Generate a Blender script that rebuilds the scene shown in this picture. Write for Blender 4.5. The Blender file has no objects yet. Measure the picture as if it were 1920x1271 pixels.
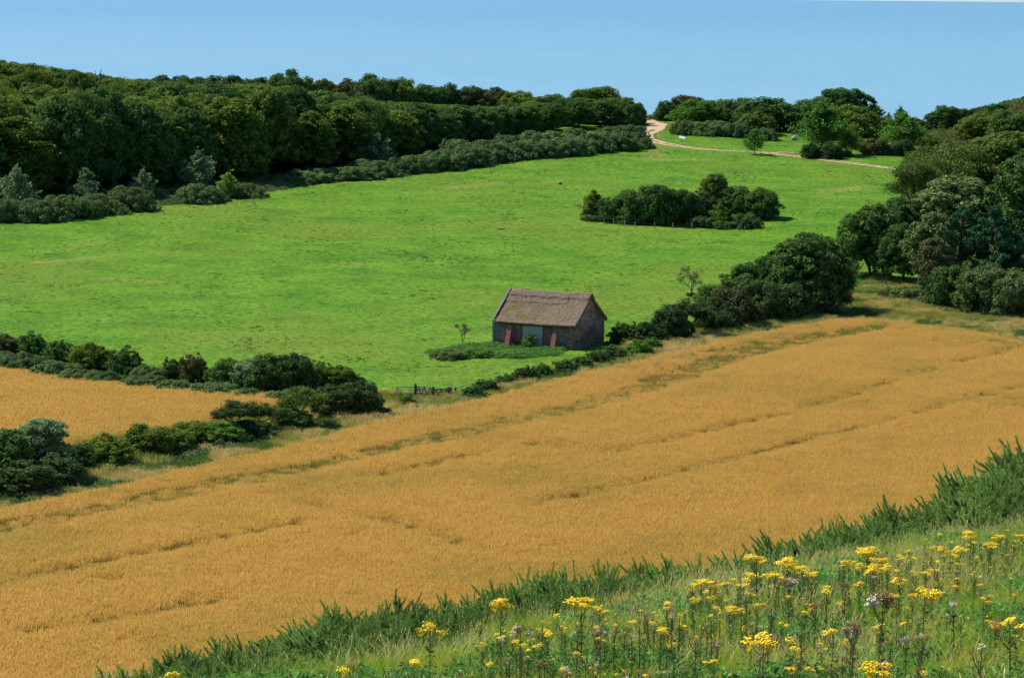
import bpy, math, random
import numpy as np
from mathutils import Vector, Matrix

R = math.radians
rng = np.random.default_rng(7)
random.seed(7)
scene = bpy.context.scene
COL = scene.collection

# ------------------------------------------------------------------ camera, sky, sun, exposure
HC = 47.0                       # camera height above the lowland fields
F_PX = 5333.0                   # focal length in pixels of a 1920 wide picture
PITCH, ROLL = R(6.98), 0.0106
_f = np.array([0, math.cos(PITCH), -math.sin(PITCH)])
_r0 = np.array([1.0, 0, 0]); _u0 = np.array([0, math.sin(PITCH), math.cos(PITCH)])
_r = _r0 * math.cos(ROLL) + _u0 * math.sin(ROLL)
_u = _u0 * math.cos(ROLL) - _r0 * math.sin(ROLL)
cam_d = bpy.data.cameras.new('camera'); cam = bpy.data.objects.new('camera', cam_d); COL.objects.link(cam)
cam_d.lens = 100.0; cam_d.sensor_width = 36.0; cam_d.clip_start = 0.5; cam_d.clip_end = 150000
cam.matrix_world = Matrix(((_r[0], _u[0], -_f[0], 0), (_r[1], _u[1], -_f[1], 0), (_r[2], _u[2], -_f[2], HC), (0, 0, 0, 1)))
scene.camera = cam

SUN_EL = R(49); SUN_AZ = math.atan2(-0.85, 0.50)      # azimuth clockwise from +Y
world = bpy.data.worlds.new('World'); scene.world = world; world.use_nodes = True
wn = world.node_tree; bg = wn.nodes['Background']
sky = wn.nodes.new('ShaderNodeTexSky'); sky.sky_type = 'NISHITA'; sky.sun_disc = False
sky.sun_elevation = SUN_EL; sky.sun_rotation = SUN_AZ; sky.air_density = 1.0; sky.dust_density = 0.1; sky.ozone_density = 4.0
sky.altitude = 100
_mx = wn.nodes.new('ShaderNodeMix'); _mx.data_type = 'RGBA'; _mx.blend_type = 'MULTIPLY'; _mx.inputs[0].default_value = 1.0
wn.links.new(sky.outputs[0], _mx.inputs[6]); _mx.inputs[7].default_value = (.62, .86, 1.22, 1)     # a cooler, bluer daylight sky
wn.links.new(_mx.outputs[2], bg.inputs[0]); bg.inputs[1].default_value = 0.08
sd = bpy.data.lights.new('sun', 'SUN'); sun = bpy.data.objects.new('sun', sd); COL.objects.link(sun)
sd.energy = 4.8; sd.angle = R(0.53); sd.color = (1.0, 0.94, 0.84)
S = Vector((math.sin(SUN_AZ) * math.cos(SUN_EL), math.cos(SUN_AZ) * math.cos(SUN_EL), math.sin(SUN_EL)))
sun.rotation_euler = S.to_track_quat('Z', 'Y').to_euler(); sun.location = (-50, 100, 120)
vs = scene.view_settings; vs.view_transform = 'Standard'; vs.look = 'None'; vs.gamma = 1; vs.use_curve_mapping = False
vs.exposure = 0.75
scene.cycles.max_bounces = 5; scene.cycles.diffuse_bounces = 2; scene.cycles.transmission_bounces = 2
scene.cycles.glossy_bounces = 2

# ------------------------------------------------------------------ terrain function
def sstep(a, b, x):
    t = np.clip((x - a) / (b - a), 0, 1); return t * t * (3 - 2 * t)

def smax(a, b, k):
    return 0.5 * (a + b + np.sqrt((a - b) ** 2 + k * k))

def wob(x, y):
    return (0.45 * np.sin(x * 0.031 + 1.3) * np.sin(y * 0.021 + 0.4) + 0.22 * np.sin(x * 0.083 + y * 0.05)
            + 0.10 * np.sin(x * 0.19 - y * 0.13 + 2))

def field_h(x, y):
    t = np.clip(y - 400, 0, None)
    z = 0.04 * (np.sqrt(t * t + 900) - 30) * sstep(395, 470, y)
    z = z + wob(x, y) * sstep(230, 300, y)
    z = z + 4.0 * sstep(-85, -150, x) * sstep(575, 730, y)
    z = z - 2.2 * sstep(68, 88, x) * sstep(128, 112, x) * sstep(700, 740, y)
    z = z + 16.0 * np.exp(-((x - 170) / 34) ** 2 - ((y - 745) / 55) ** 2)
    z = z + 5.0 * sstep(100, 150, x) * sstep(470, 620, y) * sstep(760, 690, y)
    z = z - 0.9 * sstep(0, 30, x) * 0
    yc = 768 + 6 * np.sin(x * 0.05) + 10 * sstep(-20, -90, x)
    return z - 104 * sstep(0, 150, y - yc)

NS = 1.6      # size of the near slope
def edge_y(x):
    x = np.asarray(x, float) / NS
    e = 21.6 + 2.2 * x + 0.3 * np.sin(x * 1.7) + 0.15 * np.sin(x * 4.1 + 1)
    return np.clip(e, 7.5, 46) * NS

def near_h(x, y):
    x = np.asarray(x, float); y = np.asarray(y, float)
    base = HC - 1.55 * NS - 0.15 * y + 0.05 * np.clip(x, -60, 90) + 0.07 * np.sin(x * 1.3 + y * .5) * np.sin(y * .8)
    d = y - edge_y(x)
    return base - 0.32 * 0.5 * (d + np.sqrt(d * d + 1.2))

def terr(x, y):
    x = np.asarray(x, float); y = np.asarray(y, float)
    return smax(near_h(x, y), field_h(x, y), 2.0) - 0.02

def ray(u, v):
    d = _f * F_PX + _r * (u - 960) - _u * (v - 635.5)
    return d / np.linalg.norm(d)

def at(u, v, off=0.0, t0=3.0):
    """world point where the sight line through pixel (u, v) of the 1920x1271 photograph meets the ground (raised by off)"""
    d = ray(u, v); o = np.array([0, 0, HC])
    ts = np.concatenate([np.arange(t0, 80, .1), np.arange(80, 1500, 1.0)])
    P = o[None] + d[None] * ts[:, None]
    g = P[:, 2] - terr(P[:, 0], P[:, 1]) - off
    k = np.argmax(g < 0)
    if g[k] >= 0: k = len(ts) - 1
    a, b = ts[max(k - 1, 0)], ts[k]
    for _ in range(25):
        m = .5 * (a + b); p = o + d * m
        if p[2] - float(terr(p[0], p[1])) - off < 0: b = m
        else: a = m
    return o + d * b

def dist(p): return float(np.dot(np.asarray(p) - np.array([0, 0, HC]), _f))
def proj(P):
    q = np.asarray(P, float) - np.array([0, 0, HC]); z = q @ _f
    return 960 + F_PX * (q @ _r) / z, 635.5 - F_PX * (q @ _u) / z

def inpoly(poly, x, y):
    x = np.asarray(x); y = np.asarray(y); c = np.zeros(x.shape, bool); n = len(poly)
    for i in range(n):
        x0, y0 = poly[i]; x1, y1 = poly[(i + 1) % n]
        if y0 == y1: continue
        c ^= ((y0 > y) != (y1 > y)) & (x < (x1 - x0) * (y - y0) / (y1 - y0) + x0)
    return c

def pdist(line, x, y):
    """distance from points to a polyline"""
    d = np.full(np.shape(x), 1e9)
    for (x0, y0), (x1, y1) in zip(line[:-1], line[1:]):
        dx, dy = x1 - x0, y1 - y0; L = dx * dx + dy * dy + 1e-9
        t = np.clip(((x - x0) * dx + (y - y0) * dy) / L, 0, 1)
        d = np.minimum(d, np.hypot(x - x0 - t * dx, y - y0 - t * dy))
    return d

def W(pts): return [tuple(at(u, v)[:2]) for u, v in pts]

def vnoise(x, y, s, seed=0):
    """smooth value noise 0..1"""
    x = np.asarray(x) / s; y = np.asarray(y) / s
    xi = np.floor(x).astype(np.int64); yi = np.floor(y).astype(np.int64); fx = x - xi; fy = y - yi
    fx = fx * fx * (3 - 2 * fx); fy = fy * fy * (3 - 2 * fy)
    def hsh(a, b):
        h = (a * 374761393 + b * 668265263 + seed * 974634777) & 0x7fffffff
        h = ((h ^ (h >> 13)) * 1274126177) & 0x7fffffff
        return ((h ^ (h >> 16)) & 0xffff) / 65535.0
    return (hsh(xi, yi) * (1 - fx) + hsh(xi + 1, yi) * fx) * (1 - fy) + (hsh(xi, yi + 1) * (1 - fx) + hsh(xi + 1, yi + 1) * fx) * fy

# ------------------------------------------------------------------ object helpers
def tag(o, label=None, cat=None, group=None, kind=None):
    if label: o['label'] = label
    if cat: o['category'] = cat
    if group: o['group'] = group
    if kind: o['kind'] = kind
    return o

def empty(name, loc, rz=0.0):
    o = bpy.data.objects.new(name, None); COL.objects.link(o); o.location = loc; o.rotation_euler = (0, 0, rz)
    o.empty_display_size = 0.3
    return o

def link(name, me, parent=None, loc=None):
    o = bpy.data.objects.new(name, me); COL.objects.link(o)
    if parent is not None: o.parent = parent
    if loc is not None: o.location = loc
    return o

def mesh(name, V, F, mats=(), tint=None, smooth=False, tip=None):
    """mesh from arrays; F is (n,3) or (n,4) or a list of such arrays"""
    V = np.asarray(V, np.float32).reshape(-1, 3)
    Fs = F if isinstance(F, list) else [F]
    Fs = [np.asarray(f, np.int32) for f in Fs if len(f)]
    me = bpy.data.meshes.new(name); me.vertices.add(len(V)); me.vertices.foreach_set('co', V.ravel())
    idx = np.concatenate([f.ravel() for f in Fs]); cnt = np.concatenate([np.full(len(f), f.shape[1], np.int32) for f in Fs])
    me.loops.add(len(idx)); me.loops.foreach_set('vertex_index', idx)
    me.polygons.add(len(cnt)); me.polygons.foreach_set('loop_start', np.concatenate([[0], np.cumsum(cnt)[:-1]]).astype(np.int32))
    me.update(calc_edges=True)
    me.polygons.foreach_set('use_smooth', np.full(len(cnt), bool(smooth)))
    for nm, arr in (('tint', tint), ('tip', tip)):
        if arr is not None:
            a = me.attributes.new(nm, 'FLOAT', 'POINT'); a.data.foreach_set('value', np.asarray(arr, np.float32))
    for m in mats: me.materials.append(m)
    return me

class MB:
    """collects boxes, tubes and lumps into one mesh"""
    def __init__(s): s.V = []; s.F3 = []; s.F4 = []; s.n = 0
    def add(s, V, F):
        V = np.asarray(V, float).reshape(-1, 3); F = np.asarray(F, int)
        (s.F3 if F.shape[1] == 3 else s.F4).append(F + s.n); s.V.append(V); s.n += len(V)
    def box(s, c, size, ax=None, jit=0.0):
        c = np.asarray(c, float); h = np.asarray(size, float) / 2
        ax = np.eye(3) if ax is None else np.asarray(ax, float)
        P = np.array([[x, y, z] for x in (-1, 1) for y in (-1, 1) for z in (-1, 1)], float) * h
        if jit: P = P * (1 + rng.uniform(-jit, jit, P.shape))
        s.add(c + P @ ax, [[0, 1, 3, 2], [4, 6, 7, 5], [0, 4, 5, 1], [2, 3, 7, 6], [0, 2, 6, 4], [1, 5, 7, 3]])
    def tube(s, pts, rad, k=6):
        pts = np.asarray(pts, float); n = len(pts); rad = np.broadcast_to(rad, (n,))
        t = np.gradient(pts, axis=0); t /= np.linalg.norm(t, axis=1)[:, None] + 1e-9
        ref = np.array([0, 0, 1.0]) if abs(t[0][2]) < .9 else np.array([1.0, 0, 0])
        V = []
        for i in range(n):
            a = np.cross(t[i], ref); a /= np.linalg.norm(a) + 1e-9; b = np.cross(t[i], a)
            ang = np.arange(k) / k * 2 * np.pi
            V.append(pts[i] + rad[i] * (np.cos(ang)[:, None] * a + np.sin(ang)[:, None] * b))
        F = [[i * k + j, i * k + (j + 1) % k, (i + 1) * k + (j + 1) % k, (i + 1) * k + j] for i in range(n - 1) for j in range(k)]
        s.add(np.concatenate(V), F)
        s.F3.append(np.array([[s.n - k, s.n - k + j, s.n - k + j + 1] for j in range(1, k - 1)]))
    def lump(s, c, r, jit=0.15, n=1):
        V, F = ico(n); d = 1 + jit * (rng.random(len(V)) - .5) * 2
        s.add(np.asarray(c) + V * d[:, None] * np.asarray(r), F)
    def build(s, name, mats=(), smooth=False, tint=None, tip=None):
        F = [np.concatenate(f) for f in (s.F3, s.F4) if f]
        return mesh(name, np.concatenate(s.V), F, mats, smooth=smooth, tint=tint, tip=tip)

_ico = {}
def ico(n):
    if n in _ico: return _ico[n]
    import bmesh
    bm = bmesh.new(); bmesh.ops.create_icosphere(bm, subdivisions=n, radius=1.0)
    V = np.array([v.co[:] for v in bm.verts]); F = np.array([[v.index for v in f.verts] for f in bm.faces]); bm.free()
    _ico[n] = (V, F); return V, F

# ------------------------------------------------------------------ materials
class NT:
    def __init__(s, name):
        s.m = bpy.data.materials.new(name); s.m.use_nodes = True; s.t = s.m.node_tree
        s.b = s.t.nodes['Principled BSDF']; s.out = s.t.nodes['Material Output']
        s.b.inputs['Specular IOR Level'].default_value = 0.25
    def n(s, typ, **kw):
        x = s.t.nodes.new(typ)
        for k, v in kw.items():
            if k in x.inputs: x.inputs[k].default_value = v
            else: setattr(x, k, v)
        return x
    def l(s, a, b): s.t.links.new(a, b)
    def pos(s): return s.n('ShaderNodeNewGeometry').outputs['Position']
    def noise(s, vec, scale, detail=3, rough=.55, stretch=None):
        if stretch is not None:
            mp = s.n('ShaderNodeMapping'); mp.inputs['Scale'].default_value = stretch; s.l(vec, mp.inputs['Vector']); vec = mp.outputs[0]
        x = s.n('ShaderNodeTexNoise', Scale=scale, Detail=detail, Roughness=rough); s.l(vec, x.inputs['Vector']); return x.outputs['Fac']
    def ramp(s, fac, stops):
        x = s.n('ShaderNodeValToRGB'); e = x.color_ramp.elements
        while len(e) < len(stops): e.new(.5)
        for q, (p, c) in zip(e, stops):
            q.position = p; q.color = (*c, 1) if len(c) == 3 else c
        s.l(fac, x.inputs[0]); return x.outputs[0]
    def mix(s, fac, a, b, mode='MIX'):
        x = s.n('ShaderNodeMix', data_type='RGBA', blend_type=mode)
        for sock, v in ((x.inputs[0], fac), (x.inputs[6], a), (x.inputs[7], b)):
            if isinstance(v, bpy.types.NodeSocket): s.l(v, sock)
            elif isinstance(v, (int, float)): sock.default_value = v
            else: sock.default_value = (*v, 1)
        return x.outputs[2]
    def attr(s, name):
        return s.n('ShaderNodeAttribute', attribute_name=name).outputs['Fac']
    def math(s, op, a, b=0.0):
        x = s.n('ShaderNodeMath', operation=op)
        for sock, v in ((x.inputs[0], a), (x.inputs[1], b)):
            if isinstance(v, bpy.types.NodeSocket): s.l(v, sock)
            else: sock.default_value = v
        return x.outputs[0]
    def base(s, c):
        if isinstance(c, bpy.types.NodeSocket): s.l(c, s.b.inputs['Base Color'])
        else: s.b.inputs['Base Color'].default_value = (*c, 1)
    def bump(s, h, strength=.5, d=.1):
        x = s.n('ShaderNodeBump', Strength=strength, Distance=d); s.l(h, x.inputs['Height']); s.l(x.outputs[0], s.b.inputs['Normal'])

def leafmat(name, dark, light, brown=None, trans=.25, nscale=.9, rough=.6):
    m = NT(name); t = m.attr('tint')
    rnd = m.n('ShaderNodeObjectInfo').outputs['Random']
    ns = m.noise(m.pos(), nscale, 2)
    f = m.math('ADD', m.math('MULTIPLY', t, .6), m.math('ADD', m.math('MULTIPLY', ns, .5), m.math('MULTIPLY', rnd, .25)))
    c = m.ramp(f, [(.3, dark), (.95, light)])
    if brown is not None:
        nb = m.noise(m.pos(), .35, 3); c = m.mix(m.ramp(nb, [(.58, (0, 0, 0)), (.78, (.9, .9, .9))]), c, brown)
    m.base(c); m.b.inputs['Roughness'].default_value = .75; m.b.inputs['Specular IOR Level'].default_value = .08
    tr = m.n('ShaderNodeBsdfTranslucent'); m.l(c, tr.inputs['Color'])
    mx = m.n('ShaderNodeMixShader'); mx.inputs[0].default_value = trans
    m.l(m.b.outputs[0], mx.inputs[1]); m.l(tr.outputs[0], mx.inputs[2]); m.l(mx.outputs[0], m.out.inputs['Surface'])
    return m.m

def flat(name, c, rough=.8, var=.25, scale=3.0):
    m = NT(name); ns = m.noise(m.pos(), scale, 4)
    m.base(m.ramp(ns, [(.3, tuple(q * (1 - var) for q in c)), (.7, tuple(min(1, q * (1 + var)) for q in c))]))
    m.b.inputs['Roughness'].default_value = rough
    return m.m

L_OLIVE = leafmat('leaf_olive', (.044, .092, .012), (.190, .275, .034), (.17, .19, .028), trans=.3)
L_WOOD = leafmat('leaf_wood', (.038, .086, .015), (.200, .280, .038), (.20, .225, .036), trans=.26)
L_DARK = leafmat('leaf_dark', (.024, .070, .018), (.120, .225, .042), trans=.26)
L_BLACK = leafmat('leaf_blackthorn', (.022, .052, .016), (.100, .165, .040), trans=.2)
L_BROWN = leafmat('leaf_brown', (.045, .058, .018), (.150, .160, .046), (.12, .085, .04), trans=.15)
L_GREEN = leafmat('leaf_green', (.038, .115, .018), (.150, .310, .040), trans=.3)
L_LIGHT = leafmat('leaf_light', (.075, .170, .026), (.230, .380, .060), trans=.3)
L_TEAL = leafmat('leaf_sapling', (.062, .120, .046), (.260, .370, .150), trans=.28)
L_GREY = leafmat('leaf_grey', (.060, .105, .028), (.200, .265, .075), trans=.22)
L_BRAM = leafmat('leaf_bramble', (.048, .100, .026), (.185, .280, .082), (.15, .14, .055), trans=.22, nscale=.6)
L_PINE = leafmat('leaf_pine', (.014, .054, .020), (.060, .165, .055), trans=.08)
L_NETTLE = leafmat('leaf_nettle', (.070, .165, .028), (.165, .350, .065), trans=.3)
L_BRACK = leafmat('leaf_bracken', (.110, .050, .022), (.230, .110, .050), trans=.1)
L_HILL = leafmat('leaf_hill', (.050, .092, .016), (.170, .240, .042), (.15, .16, .03), trans=.12)
L_GORSE = leafmat('leaf_gorse', (.050, .12, .024), (.27, .42, .088), (.17, .25, .05), trans=.3, nscale=2.2)
BARK = flat('bark', (.075, .060, .045)); BARK_PALE = flat('bark_pale', (.20, .18, .15)); BARK_RED = flat('bark_pine', (.11, .065, .045))
WOOD_GREY = flat('weathered_timber', (.30, .27, .22)); WOOD_DARK = flat('dark_timber', (.075, .064, .052))

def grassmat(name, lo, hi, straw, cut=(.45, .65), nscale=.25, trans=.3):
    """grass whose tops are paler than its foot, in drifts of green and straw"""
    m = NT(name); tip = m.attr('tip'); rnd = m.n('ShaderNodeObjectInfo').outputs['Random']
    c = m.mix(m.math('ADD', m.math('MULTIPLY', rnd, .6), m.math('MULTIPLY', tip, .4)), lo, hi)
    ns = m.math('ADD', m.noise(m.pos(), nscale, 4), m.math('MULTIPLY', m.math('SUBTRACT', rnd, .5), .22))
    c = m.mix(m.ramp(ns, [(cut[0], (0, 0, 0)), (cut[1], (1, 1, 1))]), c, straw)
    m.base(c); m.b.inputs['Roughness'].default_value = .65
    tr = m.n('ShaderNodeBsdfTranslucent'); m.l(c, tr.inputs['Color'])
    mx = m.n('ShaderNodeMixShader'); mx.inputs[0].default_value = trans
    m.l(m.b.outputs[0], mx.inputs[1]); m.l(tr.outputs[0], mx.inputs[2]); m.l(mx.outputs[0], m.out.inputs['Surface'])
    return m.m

# ------------------------------------------------------------------ instanced ground cover (stuff)
def scatter(name, P, scale, rz, variants, vi=None, label=None, cat=None, tilt=0.0):
    P = np.asarray(P, np.float32); N = len(P)
    me = bpy.data.meshes.new(name); me.vertices.add(N); me.vertices.foreach_set('co', P.ravel())
    rot = np.zeros((N, 3), np.float32); rot[:, 2] = rz
    if tilt: rot[:, :2] = rng.normal(0, tilt, (N, 2))
    sc3 = np.asarray(scale, np.float32)
    if sc3.ndim == 1: sc3 = np.repeat(sc3[:, None], 3, 1)
    a = me.attributes.new('sc', 'FLOAT_VECTOR', 'POINT'); a.data.foreach_set('vector', sc3.ravel())
    a = me.attributes.new('rt', 'FLOAT_VECTOR', 'POINT'); a.data.foreach_set('vector', rot.ravel())
    if vi is None: vi = rng.integers(0, len(variants), N)
    a = me.attributes.new('vi', 'INT', 'POINT'); a.data.foreach_set('value', np.asarray(vi, np.int32))
    o = link(name, me)
    lib = bpy.data.collections.new(name + '_pieces')
    for k, v in enumerate(variants):
        q = bpy.data.objects.new('%s_piece_%02d' % (name, k), v); lib.objects.link(q)
    g = bpy.data.node_groups.new(name, 'GeometryNodeTree')
    g.interface.new_socket('Geometry', in_out='INPUT', socket_type='NodeSocketGeometry')
    g.interface.new_socket('Geometry', in_out='OUTPUT', socket_type='NodeSocketGeometry')
    gi = g.nodes.new('NodeGroupInput'); go = g.nodes.new('NodeGroupOutput')
    ip = g.nodes.new('GeometryNodeInstanceOnPoints'); ci = g.nodes.new('GeometryNodeCollectionInfo')
    ci.inputs['Collection'].default_value = lib; ci.inputs['Separate Children'].default_value = True; ci.inputs['Reset Children'].default_value = True
    ip.inputs['Pick Instance'].default_value = True
    def na(nm, dt):
        x = g.nodes.new('GeometryNodeInputNamedAttribute'); x.data_type = dt; x.inputs['Name'].default_value = nm
        return [s for s in x.outputs if s.enabled and s.name == 'Attribute'][0]
    L = g.links.new
    L(gi.outputs[0], ip.inputs['Points']); L(ci.outputs[0], ip.inputs['Instance'])
    L(na('vi', 'INT'), ip.inputs['Instance Index']); L(na('rt', 'FLOAT_VECTOR'), ip.inputs['Rotation']); L(na('sc', 'FLOAT_VECTOR'), ip.inputs['Scale'])
    L(ip.outputs[0], go.inputs[0])
    md = o.modifiers.new('scatter', 'NODES'); md.node_group = g
    tag(o, label, cat, None, 'stuff')
    return o

def blades(n, r, h, w, mat, lean=.3, seg=2, head=0.0, hw=0.0, seed=0, name='tuft'):
    """n upright grass blades in a disc of radius r; head > 0 adds a seed head of that length and width hw"""
    g = np.random.default_rng(seed + 11); V = []; F3 = []; F4 = []; T = []; TI = []
    k = 0
    for i in range(n):
        a = g.uniform(0, 2 * np.pi); rr = r * math.sqrt(g.random()); p = np.array([rr * math.cos(a), rr * math.sin(a), 0])
        hh = h * g.uniform(.6, 1.1); la = g.uniform(0, 2 * np.pi); lv = np.array([math.cos(la), math.sin(la), 0]) * lean * hh * g.uniform(.2, 1)
        fa = g.uniform(0, np.pi); wv = np.array([math.cos(fa), math.sin(fa), 0]) * w * .5 * g.uniform(.7, 1.3); ti = g.random()
        for s in range(seg + 1):
            f = s / seg; c = p + np.array([0, 0, hh * f * (1 - .12 * f * lean)]) + lv * f * f; ww = wv * (1 - f * (.9 if head == 0 else .5))
            V += [c - ww, c + ww]; T += [f, f]; TI += [ti, ti]
            if s: F4.append([k + 2 * s - 2, k + 2 * s - 1, k + 2 * s + 1, k + 2 * s])
        top = V[-1]; k = len(V)
        if head:
            for q in range(2):
                fa2 = fa + q * 1.57; wv2 = np.array([math.cos(fa2), math.sin(fa2), 0]) * hw * .5
                d = np.array([0, 0, head]) * g.uniform(.8, 1.2) + lv / (hh + .01) * head
                V += [top - d * .2, top + d * .35 - wv2, top + d * .35 + wv2, top + d]; T += [1] * 4; TI += [ti] * 4
                F4.append([k, k + 1, k + 3, k + 2]); k += 4
    return mesh(name, V, [np.array(F4)], [mat], tint=TI, tip=T)

def leafpatch(n, r, h, s, mat, seed=0, flatness=.5, name='leaf_patch'):
    g = np.random.default_rng(seed + 50)
    a = g.uniform(0, 2 * np.pi, n); rr = r * np.sqrt(g.random(n)); z = h * g.random(n) ** .6 * (1 - .55 * (rr / r) ** 2)
    C = np.stack([rr * np.cos(a), rr * np.sin(a), z], 1)
    N = g.normal(0, 1, (n, 3)) * (1 - flatness) + np.array([0, 0, flatness * 1.4])
    return leafmesh(C, N, g.uniform(.6, 1.2, n) * s, g, mat, name, tip=z / h)

def leafmesh(C, N, size, g, mat, name, tip=None, extra=None, aspect=.62):
    n = len(C); N = N / (np.linalg.norm(N, axis=1)[:, None] + 1e-9)
    rv = g.normal(0, 1, (n, 3)); A = np.cross(N, rv); A /= np.linalg.norm(A, axis=1)[:, None] + 1e-9; B = np.cross(N, A)
    sz = np.asarray(size)[:, None]
    V = np.stack([C - A * sz * .6, C - B * sz * aspect * .5 + N * sz * .08, C + A * sz * .6 - N * sz * .12, C + B * sz * aspect * .5 + N * sz * .08], 1).reshape(-1, 3)
    F = (np.arange(n)[:, None] * 4 + np.array([[0, 1, 2, 3]]))
    ti = np.repeat(g.random(n), 4); tp = np.repeat(tip, 4) if tip is not None else None
    if extra is not None:
        V2, F2 = extra; V = np.concatenate([V, V2]); ti = np.concatenate([ti, np.full(len(V2), .15)])
        if tp is not None: tp = np.concatenate([tp, np.zeros(len(V2))])
        return mesh(name, V, [F, F2 + 4 * n], [mat], tint=ti, tip=tp)
    return mesh(name, V, F, [mat], tint=ti, tip=tp)

# ------------------------------------------------------------------ tree and bush meshes
def crown_mesh(lobes, n_leaf, leaf, mat, seed, sub=22, subr=.34, core=.60, up=.25, spike=0.0, name='crown', flatten=1.0, nup=.35):
    """lobes: rows of cx,cy,cz,rx,ry,rz. Leaves sit on small sprays that stand on the lobes."""
    g = np.random.default_rng(seed); lobes = np.asarray(lobes, float)
    area = (lobes[:, 3] * lobes[:, 4] + lobes[:, 3] * lobes[:, 5]); per = np.maximum(4, (sub * area / area.mean()).astype(int))
    SC = []; SR = []; SD = []
    for L, k in zip(lobes, per):
        d = g.normal(0, 1, (k, 3)); d[:, 2] += up; d /= np.linalg.norm(d, axis=1)[:, None]
        d = d[d[:, 2] > -.55]
        c = L[:3] + d * L[3:6] * g.uniform(.68, .98, (len(d), 1))
        # drop sprays buried in other lobes
        keep = np.ones(len(c), bool)
        for M in lobes:
            if M is L: continue
            keep &= (((c - M[:3]) / M[3:6]) ** 2).sum(1) > .5
        c = c[keep]; d = d[keep]; r = L[3:6].mean() * subr * g.uniform(.6, 1.25, len(c))
        if spike: c = c + d * (g.random((len(c), 1)) ** 2) * spike * L[3:6]
        SC.append(c); SD.append(d); SR.append(r)
    SC = np.concatenate(SC); SR = np.concatenate(SR); SD = np.concatenate(SD)
    w = SR ** 2; cnt = np.maximum(6, (n_leaf * w / w.sum()).astype(int))
    idx = np.repeat(np.arange(len(SC)), cnt); n = len(idx)
    d = g.normal(0, 1, (n, 3)) + SD[idx] * .8; d[:, 2] += .35; d /= np.linalg.norm(d, axis=1)[:, None]
    C = SC[idx] + d * SR[idx][:, None] * g.uniform(.15, 1.15, (n, 1)) ** .6 * np.array([1, 1, .8 * flatten])
    N = d + g.normal(0, .55, (n, 3)); N[:, 2] += nup
    sz = leaf * g.uniform(.55, 1.3, n)
    zmin = .05; C[:, 2] = np.maximum(C[:, 2], zmin)
    if core:            # larger sprays inside each lobe close the crown
        ci, cn, cs = [], [], []
        for L in lobes:
            m = 110; q = g.normal(0, 1, (m, 3)); q /= np.linalg.norm(q, axis=1)[:, None]; q *= (g.random((m, 1)) ** .4)
            p = L[:3] + q * L[3:6] * (core + .18); p[:, 2] = np.maximum(p[:, 2], .05); ci.append(p); cn.append(q + g.normal(0, .7, (m, 3))); cs.append(np.full(m, L[3:6].mean() * .42) * g.uniform(.6, 1.1, m))
        C = np.concatenate([C] + ci); N = np.concatenate([N] + cn); sz = np.concatenate([sz] + cs)
    extra = None
    return leafmesh(C, N, sz, g, mat, name, extra=extra)

def dome_lobes(seed, w, h, z0, k, rz=.5, spread=1.0, lr=.42):
    """k lobes filling a dome of width w and height h that starts at z0"""
    g = np.random.default_rng(seed); out = [[0, 0, z0 + (h - z0) * .5, w * .34, w * .34, (h - z0) * .48]]
    for i in range(k):
        a = i * 2.399 + g.uniform(-.4, .4); f = math.sqrt((i + .5) / k) * spread
        r = w * .5 * lr * g.uniform(.75, 1.2); R0 = w * .5 - r * .9
        x, y = math.cos(a) * R0 * f, math.sin(a) * R0 * f
        top = z0 + (h - z0) * math.sqrt(max(0.08, 1 - (f * .85) ** 2)); rzz = r * rz * 2 * g.uniform(.8, 1.1)
        zc = max(z0 + rzz * .3, top - rzz) * g.uniform(.9, 1.0)
        out.append([x, y, zc, r, r * g.uniform(.85, 1.15), rzz])
        if f > .6 and zc > z0 + rzz * 1.2: out.append([x * 1.02, y * 1.02, z0 + (zc - z0) * .35, r, r, rzz])
    return out

def limbs(mb, p, d, L, r, depth, g, kids=3, spread=.6, tips=None, k=6):
    d = d / np.linalg.norm(d); bend = g.normal(0, .12, 3); pts = [p]; q = p.copy(); dd = d.copy()
    for i in range(4):
        dd = dd + bend * .5 + g.normal(0, .06, 3); dd[2] += .03; dd /= np.linalg.norm(dd); q = q + dd * L / 4; pts.append(q)
    mb.tube(pts, np.linspace(r, r * .6, 5), k=k if depth > 1 else 4)
    if depth == 0:
        if tips is not None: tips.append((q, dd))
        return
    for j in range(kids):
        a = g.uniform(0, 2 * np.pi); s = np.array([math.cos(a), math.sin(a), g.uniform(-.1, .5)]) * spread
        st = pts[-1] if j == 0 else pts[int(g.integers(2, 5))]
        limbs(mb, st, dd + s * g.uniform(.7, 1.3), L * g.uniform(.6, .8), r * .58, depth - 1, g, kids, spread, tips, k)

def trunk_mesh(seed, h, r, w, mat, name='trunk', stems=1):
    g = np.random.default_rng(seed); mb = MB()
    for s in range(stems):
        a = g.uniform(0, 6.28); o = np.array([math.cos(a), math.sin(a), 0]) * (0 if stems == 1 else w * .12 * g.random())
        limbs(mb, o + np.array([0, 0, -.3]), np.array([g.normal(0, .08) + o[0] * .5, g.normal(0, .08) + o[1] * .5, 1.0]), h * .42, r / math.sqrt(stems), 2, g, 3, .75)
    return mb.build(name, [mat])

def ico_lobe(*a): return list(a)
K = {}      # kind -> list of (crown mesh, trunk mesh, width, height)
def reg(kind, items):
    out = []
    for cm, tm in items:
        v = np.empty(len(cm.vertices) * 3, np.float32); cm.vertices.foreach_get('co', v); v = v.reshape(-1, 3)
        w = np.percentile(np.abs(v[:, :2]), 98.5) * 2; h = np.percentile(v[:, 2], 99.6)
        out.append((cm, tm, float(w), float(h)))
    K[kind] = out

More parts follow.
